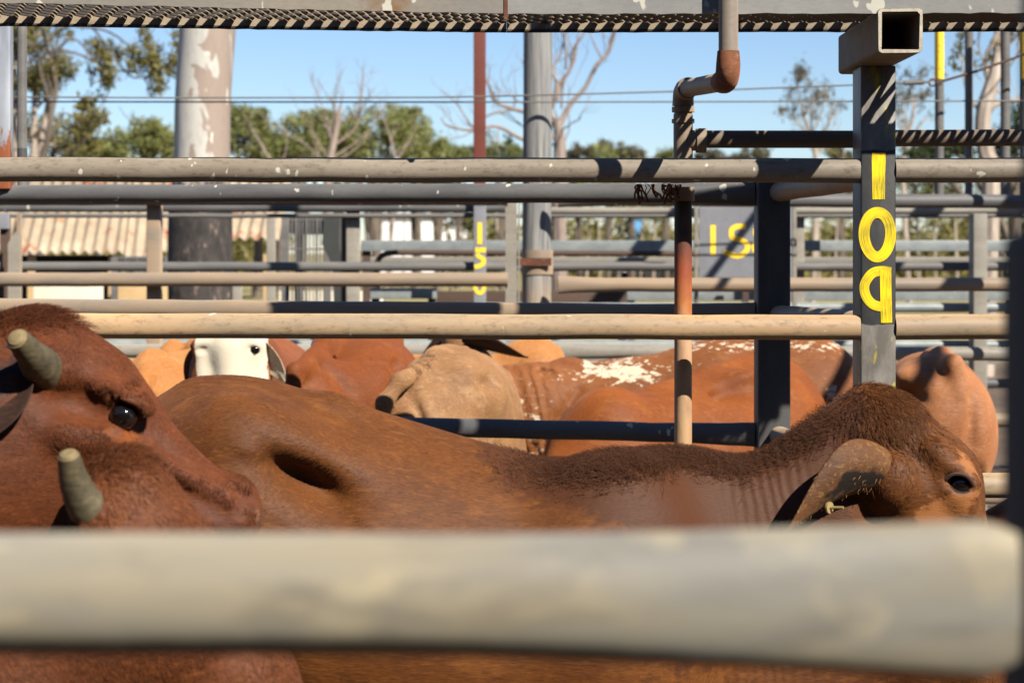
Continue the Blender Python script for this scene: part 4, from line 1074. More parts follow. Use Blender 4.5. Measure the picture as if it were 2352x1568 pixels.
    def build(s, name, mat, parent, attrs=None, disp=None, smooth=1):
        V, Fc = s.mesh(); o = parent_loc(parent)
        # light relaxation
        E = np.concatenate([Fc[:, [0, 1]], Fc[:, [1, 2]], Fc[:, [2, 3]], Fc[:, [3, 0]]])
        for _ in range(smooth):
            A = np.zeros_like(V); n = np.zeros(len(V))
            for q in range(3): A[:, q] = np.bincount(E[:, 0], V[E[:, 1], q], len(V)) + np.bincount(E[:, 1], V[E[:, 0], q], len(V))
            n = np.bincount(E[:, 0], minlength=len(V)) + np.bincount(E[:, 1], minlength=len(V))
            V = V * .5 + .5 * A / np.maximum(n, 1)[:, None]
        s.N = vnormals(V, Fc)
        if disp is not None:
            V = V + s.N * disp(V)[:, None]; s.N = vnormals(V, Fc)
        s.V, s.Fc = V, Fc
        ob = raw_mesh(name, V - np.array(o), Fc, mat, parent)
        for nm, fn in (attrs or {}).items():
            at_ = ob.data.attributes.new(nm, 'FLOAT', 'POINT'); at_.data.foreach_set('value', fn(V).astype(np.float32))
        s.attrs = attrs
        return ob

def vnormals(V, Fc):
    fn = np.cross(V[Fc[:, 2]] - V[Fc[:, 0]], V[Fc[:, 3]] - V[Fc[:, 1]]); N = np.zeros_like(V)
    for j in range(4):
        for q in range(3): N[:, q] += np.bincount(Fc[:, j], fn[:, q], len(V))
    return N / (np.linalg.norm(N, axis=1, keepdims=True) + 1e-12)

def raw_mesh(name, V, Fc, mat, parent, smooth=True, k=None):
    k = k or Fc.shape[1]; me = bpy.data.meshes.new(name)
    me.vertices.add(len(V)); me.vertices.foreach_set('co', np.asarray(V, np.float32).ravel())
    me.loops.add(Fc.size); me.loops.foreach_set('vertex_index', Fc.astype(np.int32).ravel())
    me.polygons.add(len(Fc)); me.polygons.foreach_set('loop_start', np.arange(0, Fc.size, k, dtype=np.int32))
    me.update(calc_edges=True); me.validate()
    me.polygons.foreach_set('use_smooth', [smooth] * len(me.polygons))
    me.materials.append(mat); ob = bpy.data.objects.new(name, me); C.objects.link(ob)
    if parent: ob.parent = parent
    return ob

def coat(sk, name, mat, parent, n, length, width, flow, where, lift=.28, seed=1, jitter=.35, curl=.35):
    """hair strands rooted on the skin"""
    r = np.random.default_rng(seed); V, Fc, N = sk.V, sk.Fc, sk.N
    cen = V[Fc].mean(1); fnv = np.cross(V[Fc[:, 2]] - V[Fc[:, 0]], V[Fc[:, 3]] - V[Fc[:, 1]]); area = np.linalg.norm(fnv, axis=1) * .5
    w = area * where(cen, fnv / (2 * area[:, None] + 1e-12)); w = np.maximum(w, 0); w /= w.sum()
    fi = r.choice(len(Fc), n, p=w); a, b = r.random((2, n, 1))
    q = Fc[fi]; P = (V[q[:, 0]] * (1 - a) + V[q[:, 1]] * a) * (1 - b) + (V[q[:, 3]] * (1 - a) + V[q[:, 2]] * a) * b
    Nn = (N[q[:, 0]] * (1 - a) + N[q[:, 1]] * a) * (1 - b) + (N[q[:, 3]] * (1 - a) + N[q[:, 2]] * a) * b
    Nn /= np.linalg.norm(Nn, axis=1, keepdims=True)
    D = flow(P) + r.normal(0, jitter, (n, 3)); D -= Nn * (D * Nn).sum(1, keepdims=True); D /= np.linalg.norm(D, axis=1, keepdims=True) + 1e-9
    L = ((length(P) if callable(length) else length) * r.uniform(.55, 1.25, n))[:, None]
    T = D * (1 - lift) + Nn * lift; T /= np.linalg.norm(T, axis=1, keepdims=True); P = P - Nn * .001
    pts = np.stack([P, P + T * L * .4, P + (T * .75 + D * .12) * L, P + (T * .9 + D * curl) * L], 1) - np.array(parent_loc(parent))
    hc = bpy.data.hair_curves.new(name); hc.add_curves([4] * n)
    hc.attributes['position'].data.foreach_set('vector', pts.reshape(-1).astype(np.float32))
    W = width * r.uniform(.7, 1.3, (n, 1)) * np.array([[1, .9, .6, .15]])
    ra = hc.attributes.get('radius') or hc.attributes.new('radius', 'FLOAT', 'POINT'); ra.data.foreach_set('value', W.ravel().astype(np.float32))
    if sk.attrs:
        for nm, fn in sk.attrs.items():
            t = hc.attributes.new(nm, 'FLOAT', 'POINT'); t.data.foreach_set('value', np.repeat(fn(P), 4).astype(np.float32))
    hc.materials.append(mat); ob = bpy.data.objects.new(name, hc); C.objects.link(ob); ob.parent = parent
    ob['kind'] = 'stuff'
    return ob

def uneven(segs):
    """segs: (start, end, step) runs joined into one axis"""
    out = []
    for a, b, h in segs: out += list(np.linspace(a, b, max(2, int(round((b - a) / h)) + 1)))[:-1]
    return np.array(out + [segs[-1][1]])

def sphere(parent, name, c, r, mat, sq=(1, 1, 1), rot=None):
    R = rot or Matrix.Identity(3); m = MB(); v, f = [], []
    n, k = 20, 12
    for i in range(k + 1):
        for j in range(n):
            th, ph = math.pi * i / k, 2 * math.pi * j / n
            v.append(Vector(c) + R @ Vector((math.sin(th) * math.cos(ph) * r * sq[0], math.sin(th) * math.sin(ph) * r * sq[1], math.cos(th) * r * sq[2])))
    for i in range(k):
        for j in range(n): f.append((i * n + j, i * n + (j + 1) % n, (i + 1) * n + (j + 1) % n, (i + 1) * n + j))
    m.add(v, f); return m.build(name, mat, parent)

def ear(parent, base, tip, width, face, mats, cup=.45, bend=(0, 0, 0), name='ear', thick=.007):
    """cupped leaf-shaped ear; face = direction the opening looks; mats = (back fur, inside)"""
    base, tip = Vector(base), Vector(tip); ax = tip - base; L = ax.length; ax.normalize(); face = Vector(face)
    face = (face - ax * face.dot(ax)).normalized(); side = ax.cross(face); nu, nv = 22, 14; v, f, mi = [], [], []
    for lay in (0, 1):
        for i in range(nu + 1):
            u = i / nu; w = width * .5 * (math.sin(math.pi * min(1, .22 + u * .80)) ** .8 * (1 - .12 * u) if u < .98 else .06)
            w = max(w, width * .03); c = base + ax * (L * u) + Vector(bend) * (math.sin(math.pi * u))
            curl = cup * (1 - .55 * u)
            for j in range(nv + 1):
                q = (j / nv - .5) * 2; th = q * 1.9 * curl
                p = c + side * (w * math.sin(th) / max(.3, math.sin(1.9 * curl) if 1.9 * curl < 1.57 else 1)) - face * (w * (math.cos(th) - 1) * -1) * 1.0
                p = p - face * (thick * lay * (1 - .6 * abs(q)))
                v.append(p)
    K = nv + 1; off = (nu + 1) * K
    for i in range(nu):
        for j in range(nv):
            a = i * K + j; f.append((a, a + 1, a + K + 1, a + K)); mi.append(1)
            a += off; f.append((a, a + K, a + K + 1, a + 1)); mi.append(0)
    for i in range(nu):
        for j in (0, nv):
            a = i * K + j; q = (a, a + K, a + K + off, a + off); f.append(q if j == 0 else q[::-1]); mi.append(0)
    for j in range(nv):
        a = nu * K + j; f.append((a, a + 1, a + 1 + off, a + off)); mi.append(0)
    ob = link(name, v, f, list(mats), parent); ob.data.polygons.foreach_set('material_index', mi)
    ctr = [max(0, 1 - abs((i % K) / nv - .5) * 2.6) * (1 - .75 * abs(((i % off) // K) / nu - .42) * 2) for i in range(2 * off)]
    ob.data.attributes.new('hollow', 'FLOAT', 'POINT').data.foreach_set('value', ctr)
    return ob, (base, ax, side, face, L)

def rotz(a): return Matrix.Rotation(a, 3, 'Z')
def roty(a): return Matrix.Rotation(a, 3, 'Y')
# ------------------------------------------------------------------ coats
F = {}
F['bull'] = fur('dark_red_coat', lin(116, 60, 25), lin(86, 42, 19), lin(144, 82, 44), (0, .9, 0),
                attr=[('warm', lin(136, 74, 30)), ('pale', lin(168, 132, 100)), ('dark', lin(58, 42, 38)), ('eyerim', lin(60, 40, 32))], sheen=.03)
F['calf'] = fur('red_coat', lin(122, 66, 28), lin(90, 46, 21), lin(154, 92, 48), (0, .9, 0), attr=[('dark', lin(70, 44, 36))], sheen=.03)
F['brown'] = fur('brown_coat', lin(122, 71, 25), lin(92, 50, 19), lin(152, 96, 44), (0, -.35, 0), gloss=.64, folds=(.0185, .12, .0005),
                 attr=[('crest', lin(86, 48, 23)), ('tan', lin(168, 108, 60)), ('eyerim', lin(46, 34, 30))], sheen=.03)
F['rust'] = fur('rust_coat', lin(134, 72, 32), lin(106, 54, 24), lin(162, 98, 52), (0, 0, 0), sheen=.03)
F['orange'] = fur('orange_coat', lin(158, 86, 32), lin(134, 70, 25), lin(178, 116, 58), (0, .4, 0), sheen=.03)
F['orange_light'] = fur('light_orange_coat', lin(204, 140, 80), lin(180, 116, 60), lin(222, 170, 116), (0, .4, 0), sheen=.03)
F['orange_deep'] = fur('deep_orange_coat', lin(142, 74, 28), lin(118, 60, 22), lin(164, 100, 50), (0, .6, 0), attr=[('frost', lin(216, 170, 126))], sheen=.03)
F['dun'] = fur('dun_coat', lin(180, 134, 90), lin(138, 98, 64), lin(212, 172, 128), (0, .8, 0), attr=[('crest', lin(100, 70, 44))], sheen=.03)
F['roan'] = fur('roan_coat', lin(152, 92, 48), lin(130, 76, 38), lin(176, 120, 74), (0, .4, 0), attr=[('white', lin(220, 206, 180)), ('crest', lin(130, 76, 42))], sheen=.03, folds=(.05, .25, .003), spk=2.6)
F['tanrump'] = fur('tan_coat', lin(190, 128, 84), lin(164, 104, 64), lin(208, 160, 116), (0, .9, 0), sheen=.03)
F['whiteface'] = fur('red_and_white_coat', lin(150, 86, 50), lin(120, 64, 36), lin(180, 118, 78), (0, .9, 0), attr=[('white', lin(240, 228, 204, .58)), ('eyerim', lin(46, 36, 32))], sheen=.03)
F['whiteear'] = fur('white_ear_coat', lin(240, 228, 206, .58), lin(206, 176, 140), lin(250, 244, 230, .62), (0, .9, 0), sheen=.05)
F['ear_dark'] = fur('dark_ear_coat', lin(66, 40, 28), lin(44, 28, 20), lin(92, 60, 42), (0, .7, 0), sheen=.03)
F['ear_brown'] = fur('brown_ear_coat', lin(138, 82, 40), lin(96, 54, 28), lin(170, 112, 62), (0, .7, 0), sheen=.03)
F['ear_in'] = fur('inner_ear', lin(128, 84, 46), lin(88, 56, 32), lin(190, 148, 96), (0, .7, 0), attr=[('hollow', lin(30, 21, 16))], sheen=.03)  # hollow tints the ear cup near-black: its deep shade put into the colour

def cow_thing(loc, label, group=None): return thing('cow', loc, label, 'cow', group)
def gauss(d, s): return np.exp(-(d / s) ** 2)
def dist(V, p): return np.linalg.norm(V - np.array(p), axis=1)
def sstep(x, a, b):
    t = np.clip((x - a) / (b - a), 0, 1); return t * t * (3 - 2 * t)

def legs(S, x0, y0, front=.0, hind=0.0, k=.04, sc=1.0, fx=.42, hx=-.6):
    """four jointed legs under a trunk centred on (x0, y0), facing +x"""
    for sd in (-1, 1):
        y = y0 + sd * .145
        S.chain([((x0 + fx, y, .74), .095), ((x0 + fx + .03, y, .43), .055), ((x0 + fx + .02, y, .14), .036), ((x0 + fx + .05, y, .04), .052)], k)
        S.chain([((x0 + hx + .10, y, .78), .13), ((x0 + hx - .12, y, .48), .062), ((x0 + hx - .09, y, .14), .038), ((x0 + hx - .05, y, .04), .052)], k)

# ================================================================== brown cow across the middle (C)
dC = 3.42; kC = dC / F_PX
def c_(px, py, d=dC): return at(px, py, d)
cowC = cow_thing((c_(1000, 0).x, dC, 0), 'dark brown cow standing broadside across the middle with head lowered to the right', 'cattle in the front pen')
S = Skin(uneven([(-.95, .27, .0095), (.27, .95, .0055)]), uneven([(3.03, 3.44, .0075), (3.44, 3.84, .014)]), uneven([(-.02, .80, .017), (.80, 1.47, .0062)]))
S.chain([(c_(560, 1282), .300), (c_(800, 1340), .296), (c_(1000, 1396), .292), (c_(1350, 1415), .285)], .05, .92)
S.ell(c_(520, 1232), (.225, .24, .272), .12)
for d in (-.19, .19): S.ell(c_(600, 1020, dC + d), (.08, .04, .035), .14, roty(.5))
S.cone(c_(455, 925), c_(760, 965), .030, .030, .06); S.cone(c_(760, 965), c_(1150, 1085), .030, .028, .06)
S.ell(c_(700, 1120, dC - .275), (.086, .110, .026), .06, roty(.55), sub=True)
S.ell(c_(700, 1120, dC + .275), (.086, .110, .026), .06, roty(.55), sub=True)
S.ell(c_(1560, 1138), (.135, .085, .082), .07)
for d in (-.11, .11): S.ell(c_(1400, 1420, dC + d), (.19, .15, .30), .06)
S.cone(c_(1470, 1365), c_(1890, 1205), .232, .112, .05, .8)
S.cone(c_(1780, 1168), c_(1950, 1012), .088, .078, .06, .8)
S.ell(c_(1660, 1560), (.22, .06, .20), .06); S.cone(c_(1560, 1560), c_(1960, 1330), .15, .09, .06, .7)                       # dewlap
# head
hp = lambda px, py, l=0: c_(px, py, dC + l)
S.ell(hp(2025, 1000), (.085, .075, .083), .04)
S.chain([(hp(2040, 1020), .085), (hp(2108, 1120), .113), (hp(2150, 1280), .100), (hp(2200, 1440), .078), (hp(2225, 1530), .066)], .03, .82)
S.ell(hp(2228, 1540), (.06, .075, .06), .03); S.ell(hp(2095, 1420), (.085, .075, .15), .05); S.cone(hp(1700, 1580), hp(2040, 1490), .15, .085, .06, .7)
S.ell(hp(2070, 1270), (.09, .075, .13), .05)
for l in (-.083, .083):
    S.ell(hp(2185, 1072, l), (.060, .024, .022), .03, roty(.75)); S.ell(hp(2200, 1113, l), (.038, .026, .030), .02)
    S.ell(hp(2215, 1165, l * .95), (.045, .02, .02), .03, roty(.8))
S.ell(hp(2205, 1110, -.112), (.027, .03, .0155), .008, roty(.38), sub=True); S.ell(hp(2205, 1110, .112), (.027, .03, .0155), .008, roty(.38), sub=True)
S.ell(hp(2060, 1075, -.105), (.045, .04, .03), .03, roty(.7), sub=True)
S.ell(hp(2052, 1105, -.085), (.045, .036, .05), .03)
S.cone(hp(1995, 930), hp(2090, 1010), .03, .02, .04)
legs(S, c_(900, 0).x, dC, fx=.42, hx=-.30)
S.chain([(c_(392, 960), .034), (c_(356, 1120), .026), (c_(345, 1500), .02), (c_(345, 1800), .03)], .03)
eyeC = at(2205, 1112, dC - .097)
neckx = (c_(1630, 0).x, c_(1800, 0).x)
foldC = lambda V: np.maximum(sstep(V[:, 0], c_(1610, 0).x, c_(1660, 0).x) * (1 - sstep(V[:, 0], c_(1790, 0).x, c_(1880, 0).x)) * sstep(V[:, 2], 1.02, 1.22) * (V[:, 1] < dC + .02),
                            .9 * sstep(V[:, 0], c_(1480, 0).x, c_(1540, 0).x) * (1 - sstep(V[:, 0], c_(1820, 0).x, c_(1900, 0).x)) * (1 - sstep(V[:, 2], .93, 1.0)))
crestline = lambda x: np.interp(x, [c_(p, 0).x for p in (380, 480, 800, 1000, 1200, 1400, 1560, 1700, 1850, 2010, 2150)], [c_(0, p).z for p in (940, 893, 965, 1035, 1066, 1055, 1036, 1068, 1005, 900, 970)])
A_C = {'fold': foldC,
       'crest': lambda V: .95 * gauss(np.maximum(crestline(V[:, 0]) - V[:, 2], 0), .05) * sstep(V[:, 0], c_(900, 0).x, c_(1300, 0).x) * (1 - .8 * sstep(V[:, 0], c_(1900, 0).x, c_(2000, 0).x)) + .75 * sstep(V[:, 0], c_(1150, 0).x, c_(1550, 0).x) * (1 - sstep(V[:, 0], c_(1900, 0).x, c_(2010, 0).x)) * sstep(V[:, 2], .80, 1.0),
       'tan': lambda V: .75 * gauss(dist(V, at(2170, 1200, dC - .1)), .075) + .6 * gauss(dist(V, at(2225, 1060, dC - .08)), .05),
       'eyerim': lambda V: 1.0 * gauss(dist(V, eyeC), .022)}
S.build('body', F['brown'], cowC, A_C)
sphere(cowC, 'eye', at(2206, 1112, dC - .079), .0235, M['eye'])
sphere(cowC, 'eye', at(2206, 1112, dC + .079), .0235, M['eye'])
m = MB(); L0, L1, L2, L3 = [at(x, y, dC - q) for x, y, q in ((2168, 1104, .098), (2190, 1088, .106), (2222, 1094, .108), (2244, 1128, .096))]
m.tube(catmull([L0, L1, L2, L3], 6), [.002] + [.0036] * 17 + [.002], 7)
m.tube(catmull([at(2168, 1104, dC - .098), at(2182, 1134, dC - .103), at(2212, 1146, dC - .104), at(2244, 1130, dC - .096)], 6), [.002] + [.0030] * 17 + [.002], 7); m.build('eyelid', M['lid'], cowC)
eo, _ = ear(cowC, at(2066, 1102, dC - .092), at(1806, 1222, dC - .20), .126, (.22, -.82, -.52), (F['ear_brown'], F['ear_in']), .84, (0, -.012, .036))
ear(cowC, at(2000, 1000, dC + .09), at(1900, 1060, dC + .28), .12, (.3, .85, -.4), (F['brown'], F['ear_in']), .6)
# dark ear hole and tag pin
inner = MB(); pe = at(1950, 1165, dC - .165)
inner.add([at(x, y, dC - q) for x, y, q in ()], [])
def fringe(parent, o, n, L, mat, seed=1):
    """soft hairs along the rim and mouth of an ear"""
    r = np.random.default_rng(seed); vs = [v.co.copy() for v in o.data.vertices]; K = 15; pts = []
    e0 = vs[20 * K + 7] - vs[2 * K + 7]; e0.normalize()
    for _ in range(n):
        i = int(r.integers(2, 20)); j = int(r.choice([0, 1, 13, 14])) if r.random() < .7 else int(r.integers(2, 13))
        if 1 < j < 13 and i > 9: i = int(r.integers(2, 10))
        p = vs[i * K + j].lerp(vs[(i + 1) * K + j], r.random()); c = vs[i * K + 7]
        d = (e0 * r.uniform(.4, 1.0) + (c - p) * 5 + Vector(r.normal(0, .35, 3)) + Vector((0, -.3, -.2))).normalized(); l = L * r.uniform(.5, 1.2)
        pts.append([p, p + d * l * .4, p + (d + Vector((0, 0, -.1))) * l * .75, p + (d + Vector((0, 0, -.25))) * l])
    P = np.array([[list(q) for q in s_] for s_ in pts]); hc = bpy.data.hair_curves.new('ear_hair'); hc.add_curves([4] * n)
    hc.attributes['position'].data.foreach_set('vector', P.reshape(-1).astype(np.float32))
    ra = hc.attributes.get('radius') or hc.attributes.new('radius', 'FLOAT', 'POINT'); ra.data.foreach_set('value', np.tile([.0003, .00026, .0002, .0001], n).astype(np.float32))
    hc.materials.append(mat); ob = bpy.data.objects.new('ear_hair', hc); C.objects.link(ob); ob.parent = o; ob['kind'] = 'stuff'
F['ear_hair'] = plain('ear_hair', lin(176, 128, 74), .6, 0, .2, 20)
fringe(cowC, eo, 140, .007, F['ear_hair'])
tagc = at(1922, 1166, dC - .168)
m = MB(); m.tube([tagc + Vector((-.012, .004, .0)), tagc + Vector((.010, -.010, .002))], [.003, .0025], 10); m.tube([tagc + Vector((-.014, .006, 0)), tagc + Vector((-.011, .003, 0))], .0105, 16)
m.build('ear_tag', plain('ear_tag_plastic', lin(160, 140, 92), .4, 0, .1, 30), eo)
def flowC(P):
    x, z = P[:, 0], P[:, 2]; n = len(P)
    hd = sstep(x, c_(1900, 0).x, c_(2050, 0).x); body = 1 - sstep(x, c_(1450, 0).x, c_(1750, 0).x)
    sw = .35 * np.sin(9 * x + 5 * z) + .25 * np.sin(17 * x - 11 * z + 1)
    f = np.zeros((n, 3)); f[:, 0] = -.75 * body + sw - .15 * (1 - body) * (1 - hd) + .35 * hd; f[:, 2] = -.55 * body - 1 * (1 - body); f[:, 1] = -.1
    return f
seen = lambda zmin: (lambda Cn, N: (Cn[:, 2] > zmin) * np.where(N[:, 1] < .35, 1.0, .06))
far_eye = lambda p, r, W: (lambda Cn, N: W(Cn, N) * (dist(Cn, p) > r))
coat(S, 'coat', F['brown'], cowC, 170000, .0095, .0004, flowC, far_eye(eyeC, .034, seen(.83)), .09, 1, .13)
def crestC(Cn, N):
    dz = crestline(Cn[:, 0]) - Cn[:, 2]
    w = sstep(Cn[:, 0], c_(1080, 0).x, c_(1350, 0).x) * (1 - sstep(Cn[:, 0], c_(1830, 0).x, c_(1960, 0).x))
    return gauss(dz, .022) * w * (N[:, 2] > .2)
def crestflow(P): f = np.zeros((len(P), 3)); f[:, 0] = -.5; f[:, 2] = .2; return f
coat(S, 'mane', F['brown'], cowC, 22000, lambda P: .009 + .013 * gauss(P[:, 0] - c_(1520, 0).x, .17) + .010 * gauss(P[:, 0] - c_(1900, 0).x,   .1), .00032, crestflow, crestC, .5, 2, .5)
def brow(Cn, N): return gauss(dist(Cn, at(2040, 955, dC - .04)), .06) * (N[:, 1] < .3)
coat(S, 'forelock', F['brown'], cowC, 3000, .016, .0004, lambda P: np.tile([.5, -.2, -.8], (len(P), 1)), brow, .3, 3, .4)

# ================================================================== big horned head on the left (A)
dA_ = 2.9
a_ = lambda px, py, l=0: at(px, py, dA_ + l)
cowA = cow_thing((a_(-900, 0).x, dA_, 0), 'big dark red beast with a blunt horn looking right at the far left', 'cattle in the front pen')
S = Skin(uneven([(-2.05, -.86, .02), (-.86, -.36, .0055)]), uneven([(2.50, 2.98, .0062), (2.98, 3.34, .016)]), uneven([(-.02, 1.0, .02), (1.0, 1.62, .0058)]))
S.chain([(a_(105, 908), .095), (a_(195, 950), .094), (a_(262, 1008), .084), (a_(355, 1110), .078), (a_(460, 1180), .071), (a_(510, 1186), .058)], .025, .92)
S.ell(a_(88, 815), (.058, .07, .050), .04)
S.ell(a_(538, 1170), (.040, .058, .054), .02)
S.ell(a_(150, 1085, -.055), (.115, .05, .115), .05); S.ell(a_(150, 1085, .055), (.115, .05, .115), .05)
S.cone(a_(300, 1045, -.062), a_(450, 1128, -.045), .028, .018, .035); S.cone(a_(300, 1045, .062), a_(450, 1128, .045), .028, .018, .035)
S.chain([(a_(90, 940), .135), (a_(-110, 1040), .20), (a_(-450, 1190), .28)], .06, .85)
S.chain([(a_(-560, 1300), .33), (a_(-1000, 1330), .34), (a_(-1500, 1290), .31)], .06, .92)
S.ell(a_(-150, 1330), (.2, .07, .2), .07)
for l in (-1, 1):
    S.ell(a_(274, 912, l * .083), (.056, .024, .020), .022, roty(.4)); S.ell(a_(285, 952, l * .080), (.044, .03, .034), .022)
    S.ell(a_(300, 1000, l * .076), (.05, .02, .016), .028, roty(.35))
    S.ell(a_(283, 953, l * .114), (.0255, .03, .0150), .006, roty(.15), sub=True)
    S.ell(a_(170, 925, l * .118), (.06, .04, .026), .04, roty(.5), sub=True)
    S.ell(a_(110, 850, l * .075), (.04, .04, .038), .03)
    S.ell(a_(580, 1147, l * .036), (.021, .022, .0105), .007, roty(.8), sub=True)
S.ell(a_(360, 1020, -.085), (.06, .03, .02), .03, roty(.75), sub=True)
for (x0, y0, x1, y1, r_) in ((250, 918, 315, 905, .0035), (245, 900, 322, 886, .003), (225, 985, 262, 1002, .0035)):                 # lid creases
    S.cone(S.hit(x0, y0, 2.4, 3.2), S.hit(x1, y1, 2.4, 3.2), r_, r_, .012, sub=True)
S.cone(S.hit(235, 1085, 2.4, 3.2), S.hit(330, 1062, 2.4, 3.2), .006, .005, .03, sub=True); S.cone(S.hit(235, 1085, 2.4, 3.2), S.hit(205, 1160, 2.4, 3.2), .006, .006, .035, sub=True)
S.cone(S.hit(150, 1000, 2.4, 3.2), S.hit(240, 1010, 2.4, 3.2), .010, .008, .04)
S.cone(S.hit(340, 1030, 2.4, 3.2), S.hit(440, 1110, 2.4, 3.2), .005, .004, .02); S.cone(S.hit(400, 1120, 2.4, 3.2), S.hit(520, 1180, 2.4, 3.2), .006, .006, .03, sub=True)
S.cone(S.hit(545, 1125, 2.4, 3.2), S.hit(560, 1175, 2.4, 3.2), .005, .005, .02, sub=True)
legs(S, a_(-1000, 0).x, dA_)
eyeA = a_(283, 954, -.098)
A_A = {'warm': lambda V: .55 * gauss(dist(V, a_(290, 1010, -.09)), .05) + .5 * gauss(dist(V, a_(130, 1010, -.1)), .05) + .45 * gauss(dist(V, a_(545, 1150, -.05)), .035), 'dark': lambda V: .7 * gauss(dist(V, a_(582, 1150, -.036)), .016) + .45 * sstep(V[:, 0], a_(578, 0).x, a_(600, 0).x) + .62 * gauss(dist(V, a_(20, 860, -.1)), .07),  # last dark term puts the horn's shadow and dark hair into the coat
       'pale': lambda V: .95 * gauss(dist(V, a_(340, 962, -.085)) , .017) + .8 * gauss(dist(V, a_(346, 988, -.08)), .013) + .55 * gauss(dist(V, a_(590, 1175, -.02)), .02),
       'eyerim': lambda V: .62 * gauss(dist(V, eyeA), .019)}
S.build('body', F['bull'], cowA, A_A)
sphere(cowA, 'eye', a_(284, 955, -.0850), .0215, M['eye']); sphere(cowA, 'eye', a_(284, 955, .0850), .0215, M['eye'])
def horn(parent, b, t, rb, rt, bow):
    b, t = Vector(b), Vector(t); n = 14; P, R = [], []
    rr = random.Random(int(rb * 1e4))
    for i in range(n + 1):
        u = i / n; P.append(b.lerp(t, u) + Vector(bow) * math.sin(math.pi * u)); R.append((rb + (rt - rb) * u ** 1.05) * (1 + .035 * math.sin(u * 34) * (1 - u) + .025 * rr.uniform(-1, 1)))
    m = MB(); m.tube(P, R, 20); h = m.build('horn', M['horn'], parent)
    d = (P[-1] - P[-2]).normalized(); m = MB()
    m.tube([P[-1] - d * .001, P[-1] + d * .004, P[-1] + d * .006], [rt * .97, rt * .8, rt * .45], 18); m.build('horn_tip', M['horn_tip'], h); return h
horn(cowA, a_(114, 860, -.072), a_(40, 777, -.19), .036, .0165, (.004, 0, -.006)); horn(cowA, a_(116, 858, .07), a_(130, 790, .24), .029, .0155, (0, 0, -.006))
ear(cowA, a_(38, 880, -.10), a_(-62, 1030, -.18), .105, (.2, .8, -.3), (F['ear_dark'], F['ear_dark']), .55)
ear(cowA, a_(62, 890, .105), a_(0, 960, .3), .115, (.3, .8, -.2), (F['ear_dark'], F['ear_in']), .55)
def flowA(P):
    f = np.zeros((len(P), 3)); h = sstep(P[:, 0], a_(60, 0).x, a_(200, 0).x); f[:, 0] = .3 * h - .3 * (1 - h) + .35 * np.sin(15 * P[:, 0] + 9 * P[:, 2]); f[:, 2] = -.9; f[:, 1] = -.1; return f
coat(S, 'coat', F['bull'], cowA, 110000, .0085, .0004, flowA, far_eye(eyeA, .036, lambda Cn, N: (Cn[:, 2] > 1.05) * (Cn[:, 0] > -.95) * (N[:, 1] < .3) * (dist(Cn, a_(590, 1150)) > .03)), .12, 4, .2)
coat(S, 'poll_tuft', F['bull'], cowA, 4000, .026, .00035, lambda P: np.tile([.8, -.1, -.15], (len(P), 1)), lambda Cn, N: gauss(dist(Cn, a_(50, 765)), .045) * (N[:, 2] > -.1), .34, 5, .35)

# ================================================================== smaller horned head in front of it (B)
dB = 2.55
b_ = lambda px, py, l=0: at(px, py, dB + l)
cowB = cow_thing((b_(-500, 0).x, dB, 0), 'red beast low in the left corner with one upright blunt horn showing', 'cattle in the front pen')
S = Skin(uneven([(-1.9, -.82, .02), (-.82, -.22, .0065)]), uneven([(2.22, 2.62, .0068), (2.62, 2.95, .016)]), uneven([(-.02, .85, .018), (.85, 1.42, .0062)]))
S.chain([(b_(286, 1180), .081), (b_(338, 1292), .088), (b_(425, 1425), .090), (b_(545, 1580), .080), (b_(605, 1660), .066)], .03, .95)
S.ell(b_(612, 1668), (.05, .065, .055), .03)
S.ell(b_(310, 1430, -.05), (.09, .05, .10), .05); S.ell(b_(310, 1430, .05), (.09, .05, .10), .05)
S.chain([(b_(300, 1400), .12), (b_(-40, 1650), .16), (b_(-500, 1760), .22)], .06, .85)
S.chain([(b_(-550, 1720), .29), (b_(-1000, 1740), .30), (b_(-1500, 1720), .28)], .06, .92)
for l in (-1, 1):
    S.ell(b_(222, 1184, l * .06), (.034, .036, .034), .03); S.ell(b_(385, 1330, l * .085), (.05, .024, .022), .03, roty(.9)); S.ell(b_(375, 1365, l * .08), (.036, .026, .03), .02)
S.cone(b_(300, 1090), b_(350, 1160), .02, .012, .05)
legs(S, b_(-1050, 0).x, dB, sc=.9)
S.build('body', F['calf'], cowB, {'dark': lambda V: .8 * sstep(V[:, 0], b_(690, 0).x, b_(730, 0).x)})
for l in (-1, 1): sphere(cowB, 'eye', b_(380, 1362, l * .092), .02, M['eye'])
horn(cowB, b_(222, 1192, -.066), b_(158, 1046, -.115), .030, .0145, (-.007, 0, -.002)); horn(cowB, b_(212, 1180, .07), b_(200, 1100, .2), .0275, .0135, (0, 0, -.004))
ear(cowB, b_(150, 1310, -.10), b_(20, 1400, -.19), .10, (.2, -.8, -.3), (F['calf'], F['ear_in']), .6)
coat(S, 'coat', F['calf'], cowB, 60000, .010, .00045, lambda P: np.tile([.35, -.1, -.9], (len(P), 1)), lambda Cn, N: (Cn[:, 2] > .84) * (Cn[:, 0] > -.85) * (N[:, 1] < .3), .16, 6, .25)
coat(S, 'poll_tuft', F['calf'], cowB, 3000, .016, .00045, lambda P: np.tile([.6, -.1, .1], (len(P), 1)), lambda Cn, N: gauss(dist(Cn, b_(265, 1060)), .035), .4, 7, .4)

